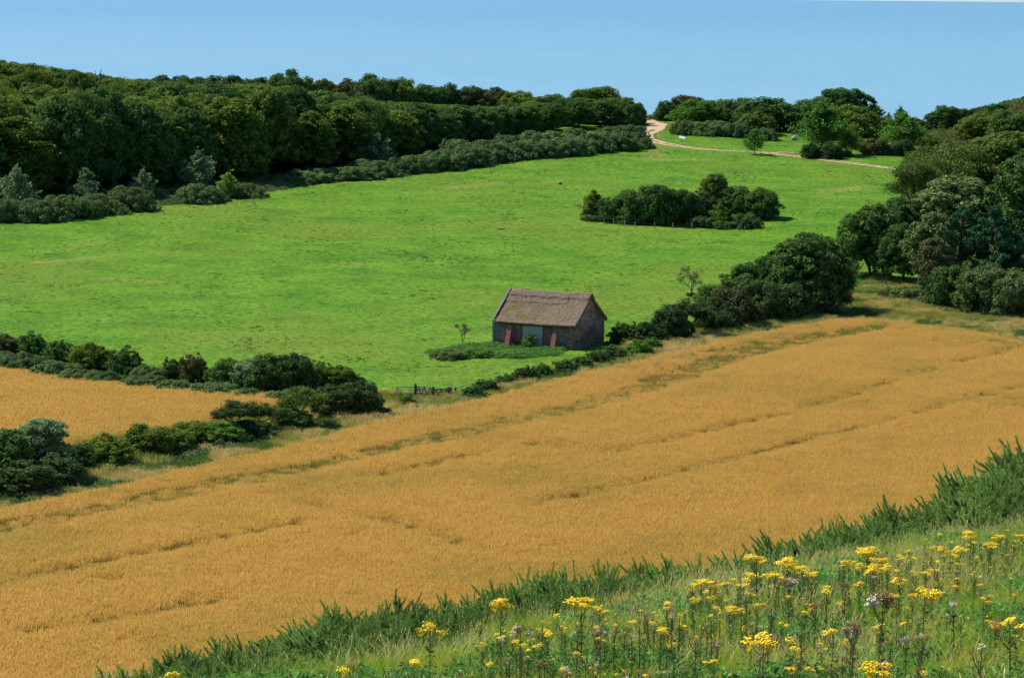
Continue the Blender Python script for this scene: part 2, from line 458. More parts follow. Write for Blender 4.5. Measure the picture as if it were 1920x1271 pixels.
reg('broad', [(crown_mesh(dome_lobes(s, 10, 9.5, 1.6, 14, .42), 15000, .36, L_WOOD, s, sub=24, core=.48), trunk_mesh(s, 8, .28, 10, BARK)) for s in (1, 2, 3, 4, 5)])
reg('oval', [(crown_mesh(dome_lobes(s, 6.5, 9, .8, 11, .55), 9500, .30, L_OLIVE, s, sub=20), trunk_mesh(s, 7, .2, 6, BARK)) for s in (11, 12, 13)])
reg('bush', [(crown_mesh(dome_lobes(s, 5, 3.2, .1, 10, .42), 8500, .19, L_DARK, s, sub=24, subr=.36, spike=.14), trunk_mesh(s, 2, .09, 4, BARK, 'stem', 2)) for s in (21, 22, 23, 24, 25)])
reg('scrub', [(crown_mesh(dome_lobes(s, 5, 3.4, .0, 9, .45), 7000, .17, L_DARK, s, sub=26, subr=.26, spike=.38, core=.55), trunk_mesh(s, 2.2, .08, 4, BARK, 'stem', 3)) for s in (31, 32, 33, 34)])
reg('bramble', [(crown_mesh(dome_lobes(s, 8, 1.7, -.1, 16, .26, 1.05, .34), 10500, .20, L_BRAM, s, sub=16, subr=.34, core=.45, flatten=.8, nup=1.0, spike=.22), None) for s in (41, 42, 43, 44)])

def spray_tree(seed, w, h, mat, leaves=2400, leaf=.26, stem=BARK, conic=1.0, r=.07, kids=26):
    """young open tree: upright leader with rising sprays, widest below the middle"""
    g = np.random.default_rng(seed); mb = MB(); mb.tube([[0, 0, -.1], [.05, .02, h * .5], [0, 0, h * .93]], [r, r * .7, r * .25]); C = []; N = []
    for i in range(kids):
        f = (i + .6) / kids; z = h * (.10 + .72 * f); a = i * 2.4 + g.uniform(-.5, .5)
        L = w * .5 * ((1 - f) ** .7 * .9 + .18) * g.uniform(.65, 1.2) * conic
        e = np.array([math.cos(a) * L, math.sin(a) * L, z + L * g.uniform(.5, 1.0)]); s = np.array([0, 0, z])
        mb.tube([s, (s + e) / 2 + [0, 0, -.04 * L], e], [r * .35, r * .25, r * .1], k=4)
        m = leaves // kids; t = g.uniform(.3, 1.12, m)[:, None]; sp = .13 * w * (.35 + .65 * (1 - f))
        c = s + (e - s) * t + g.normal(0, sp * .55, (m, 3)); C.append(c); nn = g.normal(0, .8, (m, 3)); nn[:, 2] += .6; N.append(nn)
    m = leaves // 14; C.append(np.array([0, 0, h * .9]) + g.normal(0, 1, (m, 3)) * [w * .05, w * .05, h * .06]); N.append(g.normal(0, 1, (m, 3)))
    C = np.concatenate(C); N = np.concatenate(N); C[:, 2] = np.maximum(C[:, 2], .05)
    return leafmesh(C, N, g.uniform(.6, 1.3, len(C)) * leaf, g, mat, 'crown'), mb.build('trunk', [stem])
reg('sapling', [spray_tree(s, 3.6, 5.0, L_TEAL) for s in (51, 52, 53, 54)])
reg('feathery', [spray_tree(s, 6.5, 8.0, L_GREEN, 6500, .34, kids=44, r=.12) for s in (56, 57)])

def limb_tree(seed, w, h, mat, leaves, leaf, spread, bark, depth=3, r=.22, tipr=.8, flat=.45, kids=3, sink=.9):
    """tree whose limbs show under a spreading crown of leaf sprays at the twig ends"""
    g = np.random.default_rng(seed); mb = MB(); tips = []
    limbs(mb, np.array([0, 0, -.3]), np.array([g.normal(0, .1), g.normal(0, .1), 1.0]), h * .36, r, depth, g, kids, spread, tips)
    T = np.array([t[0] for t in tips]); sx = w * .5 / (np.percentile(np.hypot(T[:, 0], T[:, 1]), 92) + .1); sz = h * .93 / T[:, 2].max()
    for v in mb.V: v[:, 0] *= 1 + (sx - 1) * np.clip(v[:, 2] / (h * .35), 0, 1); v[:, 1] *= 1 + (sx - 1) * np.clip(v[:, 2] / (h * .35), 0, 1); v[:, 2] *= sz
    T = T * [sx, sx, sz]; m = max(3, leaves // len(T)); idx = np.repeat(np.arange(len(T)), m)
    C = T[idx] + g.normal(0, 1, (len(idx), 3)) * [tipr, tipr, tipr * flat]; N = g.normal(0, .6, (len(idx), 3)); N[:, 2] += .8
    return leafmesh(C, N, g.uniform(.6, 1.3, len(idx)) * leaf, g, mat, 'crown'), mb.build('trunk', [bark])
reg('spreading', [limb_tree(s, 11, 8.5, L_OLIVE, 14000, .27, .95, BARK, 4, tipr=.62, flat=.4) for s in (61, 62)])
reg('thorn', [limb_tree(s, 8, 5.6, L_BLACK, 8500, .26, 1.0, BARK, 4, .16, .42, .5) for s in (64, 65)])
reg('bare', [limb_tree(s, 4.2, 3.6, L_BROWN, 1300, .15, .8, BARK_PALE, 3, .11, .22, .7) for s in (67, 68)])

def pine_tree(seed):
    g = np.random.default_rng(seed); mb = MB(); tips = []
    mb.tube([[0, 0, -.3], [.2, .1, 4], [-.1, .2, 7.5], [0, 0, 10]], [.28, .22, .16, .06]); lobes = []
    for i in range(17):
        f = (i + 1) / 17; z = 2.6 + 7.2 * f; a = i * 2.4 + g.uniform(-.4, .4); L = 4.0 * (1 - f) ** .55 * g.uniform(.6, 1.1) + .3
        e = [math.cos(a) * L, math.sin(a) * L, z + .3]; mb.tube([[0, 0, z - .5], [e[0] * .5, e[1] * .5, z - .2], e], [.09, .06, .03], k=4)
        s = g.uniform(.85, 1.45) * (1.15 - .35 * f); lobes.append([e[0] * .95, e[1] * .95, z + .4, s * 1.15, s * 1.15, s * .55])
        if L > 2: lobes.append([e[0] * .5, e[1] * .5, z + .3, s * .8, s * .8, s * .4])
    return crown_mesh(lobes, 9000, .30, L_PINE, seed, sub=9, subr=.42, core=.5), mb.build('trunk', [BARK_RED])
reg('pine', [pine_tree(s) for s in (71, 72)])

def plant(kind, u, v, w, h, label, group=None, mat=None, name=None, cat=None, var=None, P=None, keep_trunk=True):
    cm, tm, bw, bh = K[kind][int(rng.integers(len(K[kind]))) if var is None else var % len(K[kind])]
    p = at(u, v) if P is None else np.asarray(P, float); s = F_PX / dist(p) if P is None else 1.0
    sx = w / s / bw; sz = h / s / bh; sy = min(sx, sz * 1.7) if kind != 'bramble' else min(sx, max(sz * 1.4, sx * .55))
    nm = name or {'bramble': 'bramble_patch', 'bush': 'hedge_bush', 'scrub': 'hedge_bush', 'sapling': 'young_tree', 'pine': 'pine_tree', 'thorn': 'hawthorn_tree', 'bare': 'bare_tree'}.get(kind, 'broadleaf_tree')
    ct = cat or {'bramble': 'bramble', 'bush': 'bush', 'scrub': 'bush'}.get(kind, 'tree')
    rz = float(rng.uniform(0, 6.28)) if abs(sx / sy - 1) < .35 else float(rng.choice([0, math.pi]) + rng.uniform(-.3, .3))
    z = float(terr(p[0], p[1]))
    if kind == 'bramble':
        o = link(nm, cm); parts = [o]
    else:
        o = empty(nm, (0, 0, 0)); c = link('crown' if ct == 'tree' else 'foliage', cm, o); parts = [c]
        if tm is not None and keep_trunk: link('trunk' if ct == 'tree' else 'stem', tm, o)
    o.location = (float(p[0]), float(p[1]), z - .05); o.rotation_euler = (0, 0, rz); o.scale = (sx, sy, sz)
    if mat is not None:
        for q in parts: q.material_slots[0].link = 'OBJECT'; q.material_slots[0].material = mat
    tag(o, label, ct, group)
    return o

# ------------------------------------------------------------------ regions traced on the ground
OAT_TOP = [(-260, 1010), (0, 962), (200, 922), (400, 872), (560, 838), (700, 800), (830, 770), (960, 740), (1080, 712), (1200, 684), (1320, 655), (1450, 626), (1560, 606), (1650, 606), (1780, 622), (1920, 650), (2200, 715)]
OAT_TOP = [(u, v + (7 if u < 1000 else 2)) for u, v in OAT_TOP]
OAT_BOT = [(2600, 1000), (2450, 1290), (1200, 1420), (0, 1420), (-500, 1400)]
def at_field(u, v):
    """like at(), looking past the near hillside to the lowland"""
    return at(u, v, 0, 60.0) if near_hidden(u, v) else at(u, v)
def near_hidden(u, v): return True
def Wf(pts):
    out = []
    for u, v in pts:
        d = ray(u, v); t = HC / -d[2]
        for _ in range(12):
            p = np.array([0, 0, HC]) + d * t; t = (HC - float(field_h(p[0], p[1]))) / -d[2]
        out.append((float(d[0] * t), float(d[1] * t)))
    return out
oat_poly = Wf(OAT_TOP + OAT_BOT)
oat2_poly = Wf([(-500, 655), (0, 700), (120, 716), (250, 735), (400, 745), (540, 752), (500, 775), (400, 800), (250, 820), (130, 842), (40, 850), (-500, 960)])
rough_poly = Wf([(-500, 930), (0, 905), (130, 868), (300, 828), (420, 800), (545, 762), (640, 740), (745, 737), (870, 742), (980, 712), (1120, 678), (1180, 645), (1300, 612), (1450, 585), (1560, 570), (1600, 545), (1700, 552), (1760, 580), (1930, 596), (2300, 680)]
                + [(u, v + 14) for u, v in OAT_TOP[::-1]])
strip_poly = Wf([(-500, 650), (0, 678), (150, 705), (300, 725), (450, 740), (560, 745), (700, 742), (735, 738), (700, 780), (560, 768), (545, 752), (400, 752), (250, 742), (120, 724), (0, 708), (-500, 665)])
corner_poly = Wf([(1600, 548), (1640, 520), (1720, 530), (1800, 560), (1940, 590), (1940, 612), (1740, 600), (1640, 585), (1600, 580)])
bracken_poly = Wf([(1590, 262), (1600, 246), (1700, 240), (1790, 236), (1930, 232), (1930, 262), (1760, 262), (1700, 268)])
bramfloor_poly = Wf([(-300, 420), (0, 408), (290, 388), (495, 362), (660, 335), (800, 318), (900, 306), (1040, 290), (1225, 274), (1215, 245), (1180, 236), (900, 268), (600, 325), (300, 352), (0, 385), (-300, 395)])
tram = [Wf(l) for l in ([(-200, 1040), (0, 1000), (200, 963), (420, 916), (640, 870), (850, 824), (1010, 788), (1120, 762), (1250, 722), (1400, 668), (1500, 645), (1640, 622)],
                        [(-200, 1155), (0, 1108), (250, 1058), (420, 1022), (580, 990)],
                        [(1150, 858), (1330, 818), (1480, 785), (1600, 750), (1800, 690), (1920, 656), (2100, 620)],
                        [(1000, 960), (1250, 905), (1500, 840), (1700, 790), (1920, 735), (2100, 700)],
                        [(560, 950), (640, 972), (780, 1002), (890, 1042), (930, 1060)],
                        [(1700, 640), (1790, 655), (1870, 650)], [(60, 1200), (280, 1165), (420, 1140)],
                        [(700, 905), (860, 870), (1010, 842)])]
green_band = Wf([(1180, 700), (1320, 664), (1480, 636), (1640, 612), (1660, 618), (1500, 660), (1330, 706), (1200, 735)])

# ------------------------------------------------------------------ terrain sheet
ys = np.concatenate([np.arange(-30, 6, 3.0), np.arange(6, 84, .6), np.arange(84, 180, 3.0), np.arange(180, 820, 1.7), np.arange(820, 960, 8), [1000, 1100]])
xs0 = np.concatenate([[-1500, -900, -600, -420, -330, -270, -230], np.arange(-200, -20, 2.0), np.arange(-20, 28, .7), np.arange(28, 201, 2.0), [230, 270, 330, 420, 600, 900, 1500]])
X, Y = np.meshgrid(xs0, ys); Z = terr(X, Y)
nx, ny = len(xs0), len(ys); gi_ = np.arange(nx * ny).reshape(ny, nx)
TF = np.stack([gi_[:-1, :-1], gi_[:-1, 1:], gi_[1:, 1:], gi_[1:, :-1]], -1).reshape(-1, 4)
near_m = (np.asarray(near_h(X, Y)) > np.asarray(field_h(X, Y)) + .5)
m_oat = (inpoly(oat_poly, X, Y) | inpoly(oat2_poly, X, Y)) & ~near_m
m_rough = (inpoly(rough_poly, X, Y) | inpoly(strip_poly, X, Y) | inpoly(corner_poly, X, Y)) & ~near_m & ~m_oat | near_m
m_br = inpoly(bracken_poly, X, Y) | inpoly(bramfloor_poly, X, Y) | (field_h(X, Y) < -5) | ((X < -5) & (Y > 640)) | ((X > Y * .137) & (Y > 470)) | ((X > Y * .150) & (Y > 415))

gm = NT('ground_cover'); P_ = gm.pos()
big = gm.noise(P_, .018, 4, .6); mid = gm.noise(P_, .11, 4, .6); fine = gm.noise(P_, .9, 5, .65); tuf = gm.noise(P_, 2.6, 3, .6)
past = gm.ramp(gm.math('ADD', gm.math('MULTIPLY', mid, .55), gm.math('MULTIPLY', fine, .45)), [(.34, (.034, .108, .006)), (.47, (.072, .178, .007)), (.60, (.115, .226, .012))])
past = gm.mix(gm.ramp(big, [(.48, (0, 0, 0)), (.66, (.55, .55, .55))]), past, (.140, .175, .018))
past = gm.mix(gm.ramp(gm.noise(P_, .05, 5, .7, (1, .8, 1)), [(.62, (0, 0, 0)), (.74, (.7, .7, .7))]), past, (.185, .165, .045))
past = gm.mix(gm.attr('bare'), past, (.30, .215, .085))
past = gm.mix(gm.ramp(tuf, [(.60, (0, 0, 0)), (.72, (.6, .6, .6))]), past, (.035, .095, .010))
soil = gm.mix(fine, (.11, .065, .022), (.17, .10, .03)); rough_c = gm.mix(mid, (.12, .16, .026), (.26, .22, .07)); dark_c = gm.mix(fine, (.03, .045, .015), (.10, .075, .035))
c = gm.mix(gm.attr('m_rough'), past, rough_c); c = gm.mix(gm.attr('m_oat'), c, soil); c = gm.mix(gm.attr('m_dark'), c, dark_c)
gm.base(c); gm.b.inputs['Roughness'].default_value = .9; gm.b.inputs['Specular IOR Level'].default_value = .08
gm.bump(gm.math('ADD', fine, gm.math('MULTIPLY', tuf, .5)), .8, .35)
tme = mesh('ground', np.stack([X, Y, Z], -1).reshape(-1, 3), TF, [gm.m], smooth=True)
bare_lines = [(Wf([(75, 492), (130, 488), (225, 476)]), 1.0), (Wf([(320, 392), (400, 388), (490, 380)]), 1.6), (Wf([(1150, 285), (1230, 300), (1330, 300)]), 3.0), (Wf([(1540, 360), (1620, 350)]), 3.5),
              (Wf([(840, 352), (930, 345)]), 2.5), (Wf([(1140, 425), (1200, 430), (1300, 428)]), 1.1), (Wf([(1025, 346), (1048, 346)]), .9), (Wf([(560, 350), (620, 342), (660, 338)]), 2.0), (Wf([(190, 522), (300, 530)]), 1.5), (Wf([(928, 431), (946, 431)]), .7)]
bare = np.zeros(X.shape)
for ln, wd in bare_lines: bare = np.maximum(bare, np.clip(1.25 - pdist(ln, X, Y) / wd, 0, 1) * (.12 + .45 * vnoise(X, Y, 2.5, 3)))
for nm, arr in (('m_oat', m_oat), ('m_rough', m_rough), ('m_dark', m_br), ('bare', bare)):
    a = tme.attributes.new(nm, 'FLOAT', 'POINT'); a.data.foreach_set('value', np.asarray(arr, np.float32).ravel())
ground = tag(link('ground', tme), kind='structure')

# ------------------------------------------------------------------ sea
sm = NT('sea_water'); sp = sm.pos()
s1 = sm.noise(sp, .0022, 5, .6, (.35, 1, 1)); s2 = sm.noise(sp, .05, 6, .62, (.5, 1, 1)); s3 = sm.noise(sp, .0005, 3, .5, (.25, 1, 1))
sx_ = sm.n('ShaderNodeSeparateXYZ'); sm.l(sp, sx_.inputs[0]); mr_ = sm.n('ShaderNodeMapRange'); sm.l(sx_.outputs[1], mr_.inputs[0])
mr_.inputs[1].default_value = 2500; mr_.inputs[2].default_value = 15000      # shallower, paler water towards the shore
s4 = sm.noise(sp, .0012, 4, .6, (.12, 1, 1))
deep = sm.mix(sm.math('MULTIPLY', sm.math('ADD', s1, s3), .5), (.094, .218, .300), (.124, .262, .332)); shal = sm.mix(s4, (.130, .275, .330), (.175, .320, .355))
s5 = sm.noise(sp, .02, 4, .7, (.6, .10, 1)); wat = sm.mix(mr_.outputs[0], shal, deep)
sm.base(sm.mix(sm.ramp(s5, [(.40, (0, 0, 0)), (.66, (.16, .16, .16))]), wat, (.20, .36, .44)))
sm.b.inputs['Roughness'].default_value = .42; sm.b.inputs['IOR'].default_value = 1.33; sm.b.inputs['Specular IOR Level'].default_value = .5
sm.bump(s2, .9, 3.0)
mb = MB(); mb.add([[-60000, 500, -90], [60000, 500, -90], [60000, 60000, -90], [-60000, 60000, -90]], [[0, 1, 2, 3]])
tag(link('sea', mb.build('sea', [sm.m])), kind='structure')

# ------------------------------------------------------------------ track
def ribbon(name, pix, widths, mat, lift, n=160, jitter=.12):
    pw = np.array([at(u, v)[:2] for u, v in pix]); t = np.r_[0, np.cumsum(np.hypot(*np.diff(pw, axis=0).T))]
    tt = np.linspace(0, t[-1], n); cx = np.interp(tt, t, pw[:, 0]); cy = np.interp(tt, t, pw[:, 1])
    ker = np.ones(7) / 7
    cx = np.convolve(np.pad(cx, 3, 'edge'), ker, 'valid'); cy = np.convolve(np.pad(cy, 3, 'edge'), ker, 'valid')
    tx, ty = np.gradient(cx), np.gradient(cy); L = np.hypot(tx, ty); nxv, nyv = -ty / L, tx / L
    w = np.interp(tt, t, widths) if np.ndim(widths) else np.full(n, widths)
    V = []; k = 5
    for j in range(k):
        o = (j / (k - 1) - .5) * w * (1 + (rng.random(n) - .5) * jitter * (abs(j - 2) == 2))
        x = cx + nxv * o; y = cy + nyv * o; V.append(np.stack([x, y, terr(x, y) + lift - .03 * (abs(j - 2) == 2)], -1))
    V = np.stack(V, 1).reshape(-1, 3); g = np.arange(n * k).reshape(n, k)
    F = np.stack([g[:-1, :-1], g[:-1, 1:], g[1:, 1:], g[1:, :-1]], -1).reshape(-1, 4)
    return mesh(name, V, F, [mat], smooth=True), (cx, cy, nxv, nyv, w)
tm_ = NT('sandy_track'); a1 = tm_.noise(tm_.pos(), .8, 5, .65)
tm_.base(tm_.ramp(a1, [(.3, (.27, .18, .095)), (.55, (.43, .31, .18)), (.75, (.52, .40, .26))])); tm_.b.inputs['Roughness'].default_value = .95; tm_.bump(a1, .4, .1)
TRK = [(1196, 220), (1215, 228), (1234, 234), (1228, 243), (1208, 252), (1212, 262), (1240, 269), (1280, 276), (1330, 281), (1400, 284.5), (1450, 288), (1520, 297), (1600, 307), (1690, 318), (1760, 326)]
tme_, tinfo = ribbon('track', TRK, [5.0, 5.0, 5.2, 5.0, 4.6, 4.2, 3.8, 3.5, 3.0, 2.6, 3.2, 3.3, 3.3, 3.3, 3.2], tm_.m, .07, 260)
tag(link('track', tme_), kind='structure')
tme2, _ = ribbon('side_track', [(1440, 287), (1465, 286), (1495, 287.5)], [1.6, 1.2, .8], tm_.m, .09, 24)
tag(link('side_track', tme2), kind='structure')

print('ground done')

# ------------------------------------------------------------------ ground cover scatters
def sample(poly, spacing, jit=.5, clip=None, pad=0):
    P = np.array(poly); x0, y0 = P.min(0) - pad; x1, y1 = P.max(0) + pad
    if clip: x0, y0, x1, y1 = max(x0, clip[0]), max(y0, clip[1]), min(x1, clip[2]), min(y1, clip[3])
    gx, gy = np.meshgrid(np.arange(x0, x1, spacing), np.arange(y0, y1, spacing)); gx = gx.ravel(); gy = gy.ravel()
    gx = gx + rng.uniform(-jit, jit, gx.shape) * spacing; gy = gy + rng.uniform(-jit, jit, gy.shape) * spacing
    k = inpoly(poly, gx, gy); return gx[k], gy[k]
def frustum(x, y, m=14): return np.abs(x) < y * .184 + m

OAT_M = NT('oat_straw'); tip = OAT_M.attr('tip'); rnd = OAT_M.n('ShaderNodeObjectInfo').outputs['Random']; op = OAT_M.pos()
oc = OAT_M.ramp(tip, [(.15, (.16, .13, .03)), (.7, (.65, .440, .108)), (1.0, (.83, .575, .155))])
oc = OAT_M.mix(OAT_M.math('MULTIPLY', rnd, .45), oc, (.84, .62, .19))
n1 = OAT_M.math('ADD', OAT_M.noise(op, .035, 4, .6), OAT_M.math('MULTIPLY', OAT_M.noise(op, .5, 3), .35))
oc = OAT_M.mix(OAT_M.ramp(n1, [(.66, (0, 0, 0)), (.9, (.45, .45, .45))]), oc, (.50, .46, .10))
oc = OAT_M.mix(OAT_M.ramp(OAT_M.noise(op, .09, 5, .65, (1, .6, 1)), [(.58, (0, 0, 0)), (.74, (.3, .3, .3))]), oc, (.60, .38, .095))
OAT_M.base(oc); OAT_M.b.inputs['Roughness'].default_value = .6
tr_ = OAT_M.n('ShaderNodeBsdfTranslucent'); OAT_M.l(oc, tr_.inputs['Color']); mx_ = OAT_M.n('ShaderNodeMixShader'); mx_.inputs[0].default_value = .3
OAT_M.l(OAT_M.b.outputs[0], mx_.inputs[1]); OAT_M.l(tr_.outputs[0], mx_.inputs[2]); OAT_M.l(mx_.outputs[0], OAT_M.out.inputs['Surface'])
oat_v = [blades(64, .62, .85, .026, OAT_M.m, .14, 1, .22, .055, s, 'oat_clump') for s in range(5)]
GREEN_W = grassmat('crop_weeds', (.16, .20, .03), (.36, .36, .06), (.50, .34, .08), (.42, .62), .3)
weed_v = [blades(60, .6, .6, .05, GREEN_W, .4, 1, 0, 0, s + 20, 'weed_clump') for s in range(3)]

def crop(poly, name, label, sp, clip):
    x, y = sample(poly, sp, .5, clip); k = frustum(x, y, 16); x, y = x[k], y[k]
    k = np.asarray(near_h(x, y)) < np.asarray(field_h(x, y)) - 3; x, y = x[k], y[k]
    dens = np.ones(len(x)); hgt = .86 + .22 * vnoise(x, y, 3.2, 1) + .05 * vnoise(x, y, 1.2, 4)
    for i, ln in enumerate(tram):
        d = pdist(ln, x, y); wob_ = vnoise(x, y, 5, 9)
        if i == 0: band = d < (1.6 + 2.0 * wob_); dens[band] *= .10 + .22 * wob_[band]; hgt = hgt - .36 * np.exp(-(d / 4.0) ** 2) - .14 * np.exp(-((d - 8) / 2.2) ** 2)
        else: band = d < .9 + .7 * wob_; dens[band & (wob_ > .2)] *= .40; hgt = hgt - .32 * np.exp(-(d / 1.5) ** 2) * sstep(.1, .4, wob_)
    lodge = vnoise(x, y, 4.5, 17) * vnoise(x * .6, y, 11, 5); hgt = hgt - .45 * sstep(.62, .80, lodge); dens[lodge > .74] *= .6
    gb = inpoly(green_band, x, y); dens[gb] *= .12 + .5 * vnoise(x, y, 3, 8)[gb]
    k = rng.random(len(x)) < dens; ox, oy, oh = x[k], y[k], hgt[k]
    sc = np.stack([np.full(len(ox), 1.0), np.full(len(ox), 1.0), oh], 1) * (1 + rng.normal(0, .05, (len(ox), 1)))
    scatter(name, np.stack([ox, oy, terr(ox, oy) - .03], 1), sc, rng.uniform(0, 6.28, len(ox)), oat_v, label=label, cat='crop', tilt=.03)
    k = ~k | ((rng.random(len(x)) < .10)); return x[k], y[k]
wx, wy = crop(oat_poly, 'oat_crop', 'ripe orange oat crop filling the big field below the slope', .60, (-130, 120, 150, 470))
wx2, wy2 = crop(oat2_poly, 'oat_crop', 'ripe orange oat crop in the small field between the two left hedges', .66, (-130, 240, 0, 450))
wx = np.r_[wx, wx2]; wy = np.r_[wy, wy2]
scatter('crop_weeds', np.stack([wx, wy, terr(wx, wy)], 1), rng.uniform(.6, 1.15, len(wx)), rng.uniform(0, 6.28, len(wx)), weed_v, label='green weeds and flattened straw along the tramlines of the oat fields', cat='weeds', tilt=.1)

ROUGH = grassmat('rough_grass', (.17, .24, .032), (.44, .44, .09), (.72, .55, .22), (.44, .64), .12)
rough_v = [blades(60, .5, .62, .03, ROUGH, .55, 2, .12 if s % 2 else 0, .05, s + 40, 'rough_tuft') for s in range(4)] + [leafpatch(90, .5, .5, .14, leafmat('herb', (.06, .13, .02), (.17, .25, .05)), 5)]
P3 = [sample(p, .62) for p in (rough_poly, strip_poly, corner_poly)]
rx = np.concatenate([p[0] for p in P3]); ry = np.concatenate([p[1] for p in P3]); k = frustum(rx, ry, 16); rx, ry = rx[k], ry[k]
vi = np.where(vnoise(rx, ry, 4, 21) > .66, 4, rng.integers(0, 4, len(rx)))
scatter('rough_grass', np.stack([rx, ry, terr(rx, ry) - .03], 1), rng.uniform(.6, 1.25, len(rx)) * (.7 + .6 * vnoise(rx, ry, 6, 2)), rng.uniform(0, 6.28, len(rx)), rough_v, vi, 'rough straw and green grass on the field margins beside the hedges', 'grass', .12)

# white thistle down and small flowers in the margins
WHT = flat('seed_down', (.50, .44, .34)); YEL = flat('yellow_flower', (.80, .58, .02))
def dots(n, r, s, mat, h, seed, name):
    g = np.random.default_rng(seed); mb = MB()
    for i in range(n):
        a = g.uniform(0, 6.28); rr = r * math.sqrt(g.random()); mb.lump([rr * math.cos(a), rr * math.sin(a), h * g.uniform(.7, 1.1)], [s * .7, s * .7, s * .5])
    return mb.build(name, [mat])
dv = [dots(7, .5, .045, WHT, .75, 1, 'seed_head'), dots(5, .5, .05, WHT, .7, 2, 'seed_head'), dots(14, .35, .055, YEL, .8, 3, 'yellow_head')]
wl = [(Wf([(60, 955), (200, 900), (320, 862), (450, 845)]), 4, 170, 0), (Wf([(1080, 708), (1200, 672), (1400, 622), (1560, 590), (1590, 584)]), 3.0, 170, 0), (Wf([(700, 790), (820, 765), (900, 755)]), 4, 25, 0),
      (Wf([(690, 742), (745, 745)]), .9, 14, 2), (Wf([(255, 727), (278, 728)]), .5, 6, 2), (Wf([(480, 752), (510, 753)]), .8, 9, 2), (Wf([(1625, 540), (1640, 512)]), 1.2, 6, 2), (Wf([(300, 363), (335, 362)]), 1.4, 22, 2), (Wf([(300, 840), (600, 800), (700, 770)]), 5, 14, 2), (Wf([(0, 691), (12, 693)]), .6, 5, 2)]
dx, dy, di = [], [], []
for ln, wd, n, q in wl:
    ln = np.array(ln); seg = rng.integers(0, len(ln) - 1, n); t = rng.random(n)[:, None]; p = ln[seg] * (1 - t) + ln[seg + 1] * t + rng.normal(0, wd * .5, (n, 2))
    dx.append(p[:, 0]); dy.append(p[:, 1]); di.append(np.full(n, q) if q else rng.integers(0, 2, n))
dx, dy, di = map(np.concatenate, (dx, dy, di))
scatter('meadow_flowers', np.stack([dx, dy, terr(dx, dy)], 1), rng.uniform(.7, 1.2, len(dx)), rng.uniform(0, 6.28, len(dx)), dv, di, 'white thistle down and small yellow flowers in the grass beside the hedges', 'wildflowers')

# pasture tufts
PAST = grassmat('pasture_tuft', (.055, .142, .006), (.108, .222, .011), (.155, .195, .024), (.52, .68), .045)
PASTD = grassmat('pasture_dark_tuft', (.045, .125, .008), (.080, .185, .010), (.10, .16, .02), (.6, .8), .05, .15)
past_v = [blades(38, .5, .08, .05, PAST, 1.2, 1, 0, 0, s + 60, 'pasture_tuft') for s in range(3)] + [blades(40, .45, .13, .06, PASTD, .9, 1, 0, 0, 66, 'pasture_tuft')]
past_poly = Wf([(-500, 640), (0, 655), (250, 700), (600, 728), (860, 738), (1100, 676), (1300, 610), (1500, 560), (1650, 500), (1750, 330), (1700, 290), (1590, 262), (1400, 240), (1230, 232), (1225, 272), (900, 312), (600, 345), (300, 385), (-500, 430)])
px_, py_ = sample(past_poly, 1.02); k = frustum(px_, py_, 12); px_, py_ = px_[k], py_[k]
k = pdist(list(zip(tinfo[0][::4], tinfo[1][::4])), px_, py_) > np.where((np.abs(pdist(list(zip(tinfo[0][::4], tinfo[1][::4])), px_, py_)) < .35), -1, 2.2); px_, py_ = px_[k], py_[k]
nz = vnoise(px_, py_, 1.7, 31) * .6 + vnoise(px_, py_, 7, 32) * .5
vi = np.where((nz > .80) & (rng.random(len(nz)) < .7), 3, rng.integers(0, 3, len(px_)))
scatter('pasture_grass', np.stack([px_, py_, terr(px_, py_) - .02], 1), rng.uniform(.7, 1.35, len(px_)), rng.uniform(0, 6.28, len(px_)), past_v, vi, 'short bright green grass of the grazed field around the barn', 'grass', .1)

cx_, cy_, nx_, ny_, w_ = tinfo
k_ = np.repeat(np.arange(70, len(cx_)), 5); o_ = rng.normal(0, .24, len(k_)); j_ = rng.random(len(k_)); k2_ = np.minimum(k_ + 1, len(cx_) - 1)
tx_ = cx_[k_] * (1 - j_) + cx_[k2_] * j_ + nx_[k_] * o_; ty_ = cy_[k_] * (1 - j_) + cy_[k2_] * j_ + ny_[k_] * o_
kk = (vnoise(tx_, ty_, 5, 91) > .25); tx_, ty_ = tx_[kk], ty_[kk]
k_ = np.repeat(np.arange(40, len(cx_)), 3); sd_ = rng.choice([-1, 1], len(k_)); o_ = sd_ * (w_[k_] * .5 - .1 + np.abs(rng.normal(0, .35, len(k_)))); ex_ = cx_[k_] + nx_[k_] * o_; ey_ = cy_[k_] + ny_[k_] * o_
tx_ = np.r_[tx_, ex_]; ty_ = np.r_[ty_, ey_]
scatter('track_grass', np.stack([tx_, ty_, terr(tx_, ty_) + .06], 1), rng.uniform(.6, 1.1, len(tx_)), rng.uniform(0, 6.28, len(tx_)), past_v[:3], label='thin grass growing between the ruts and along the edges of the sandy track', cat='grass')

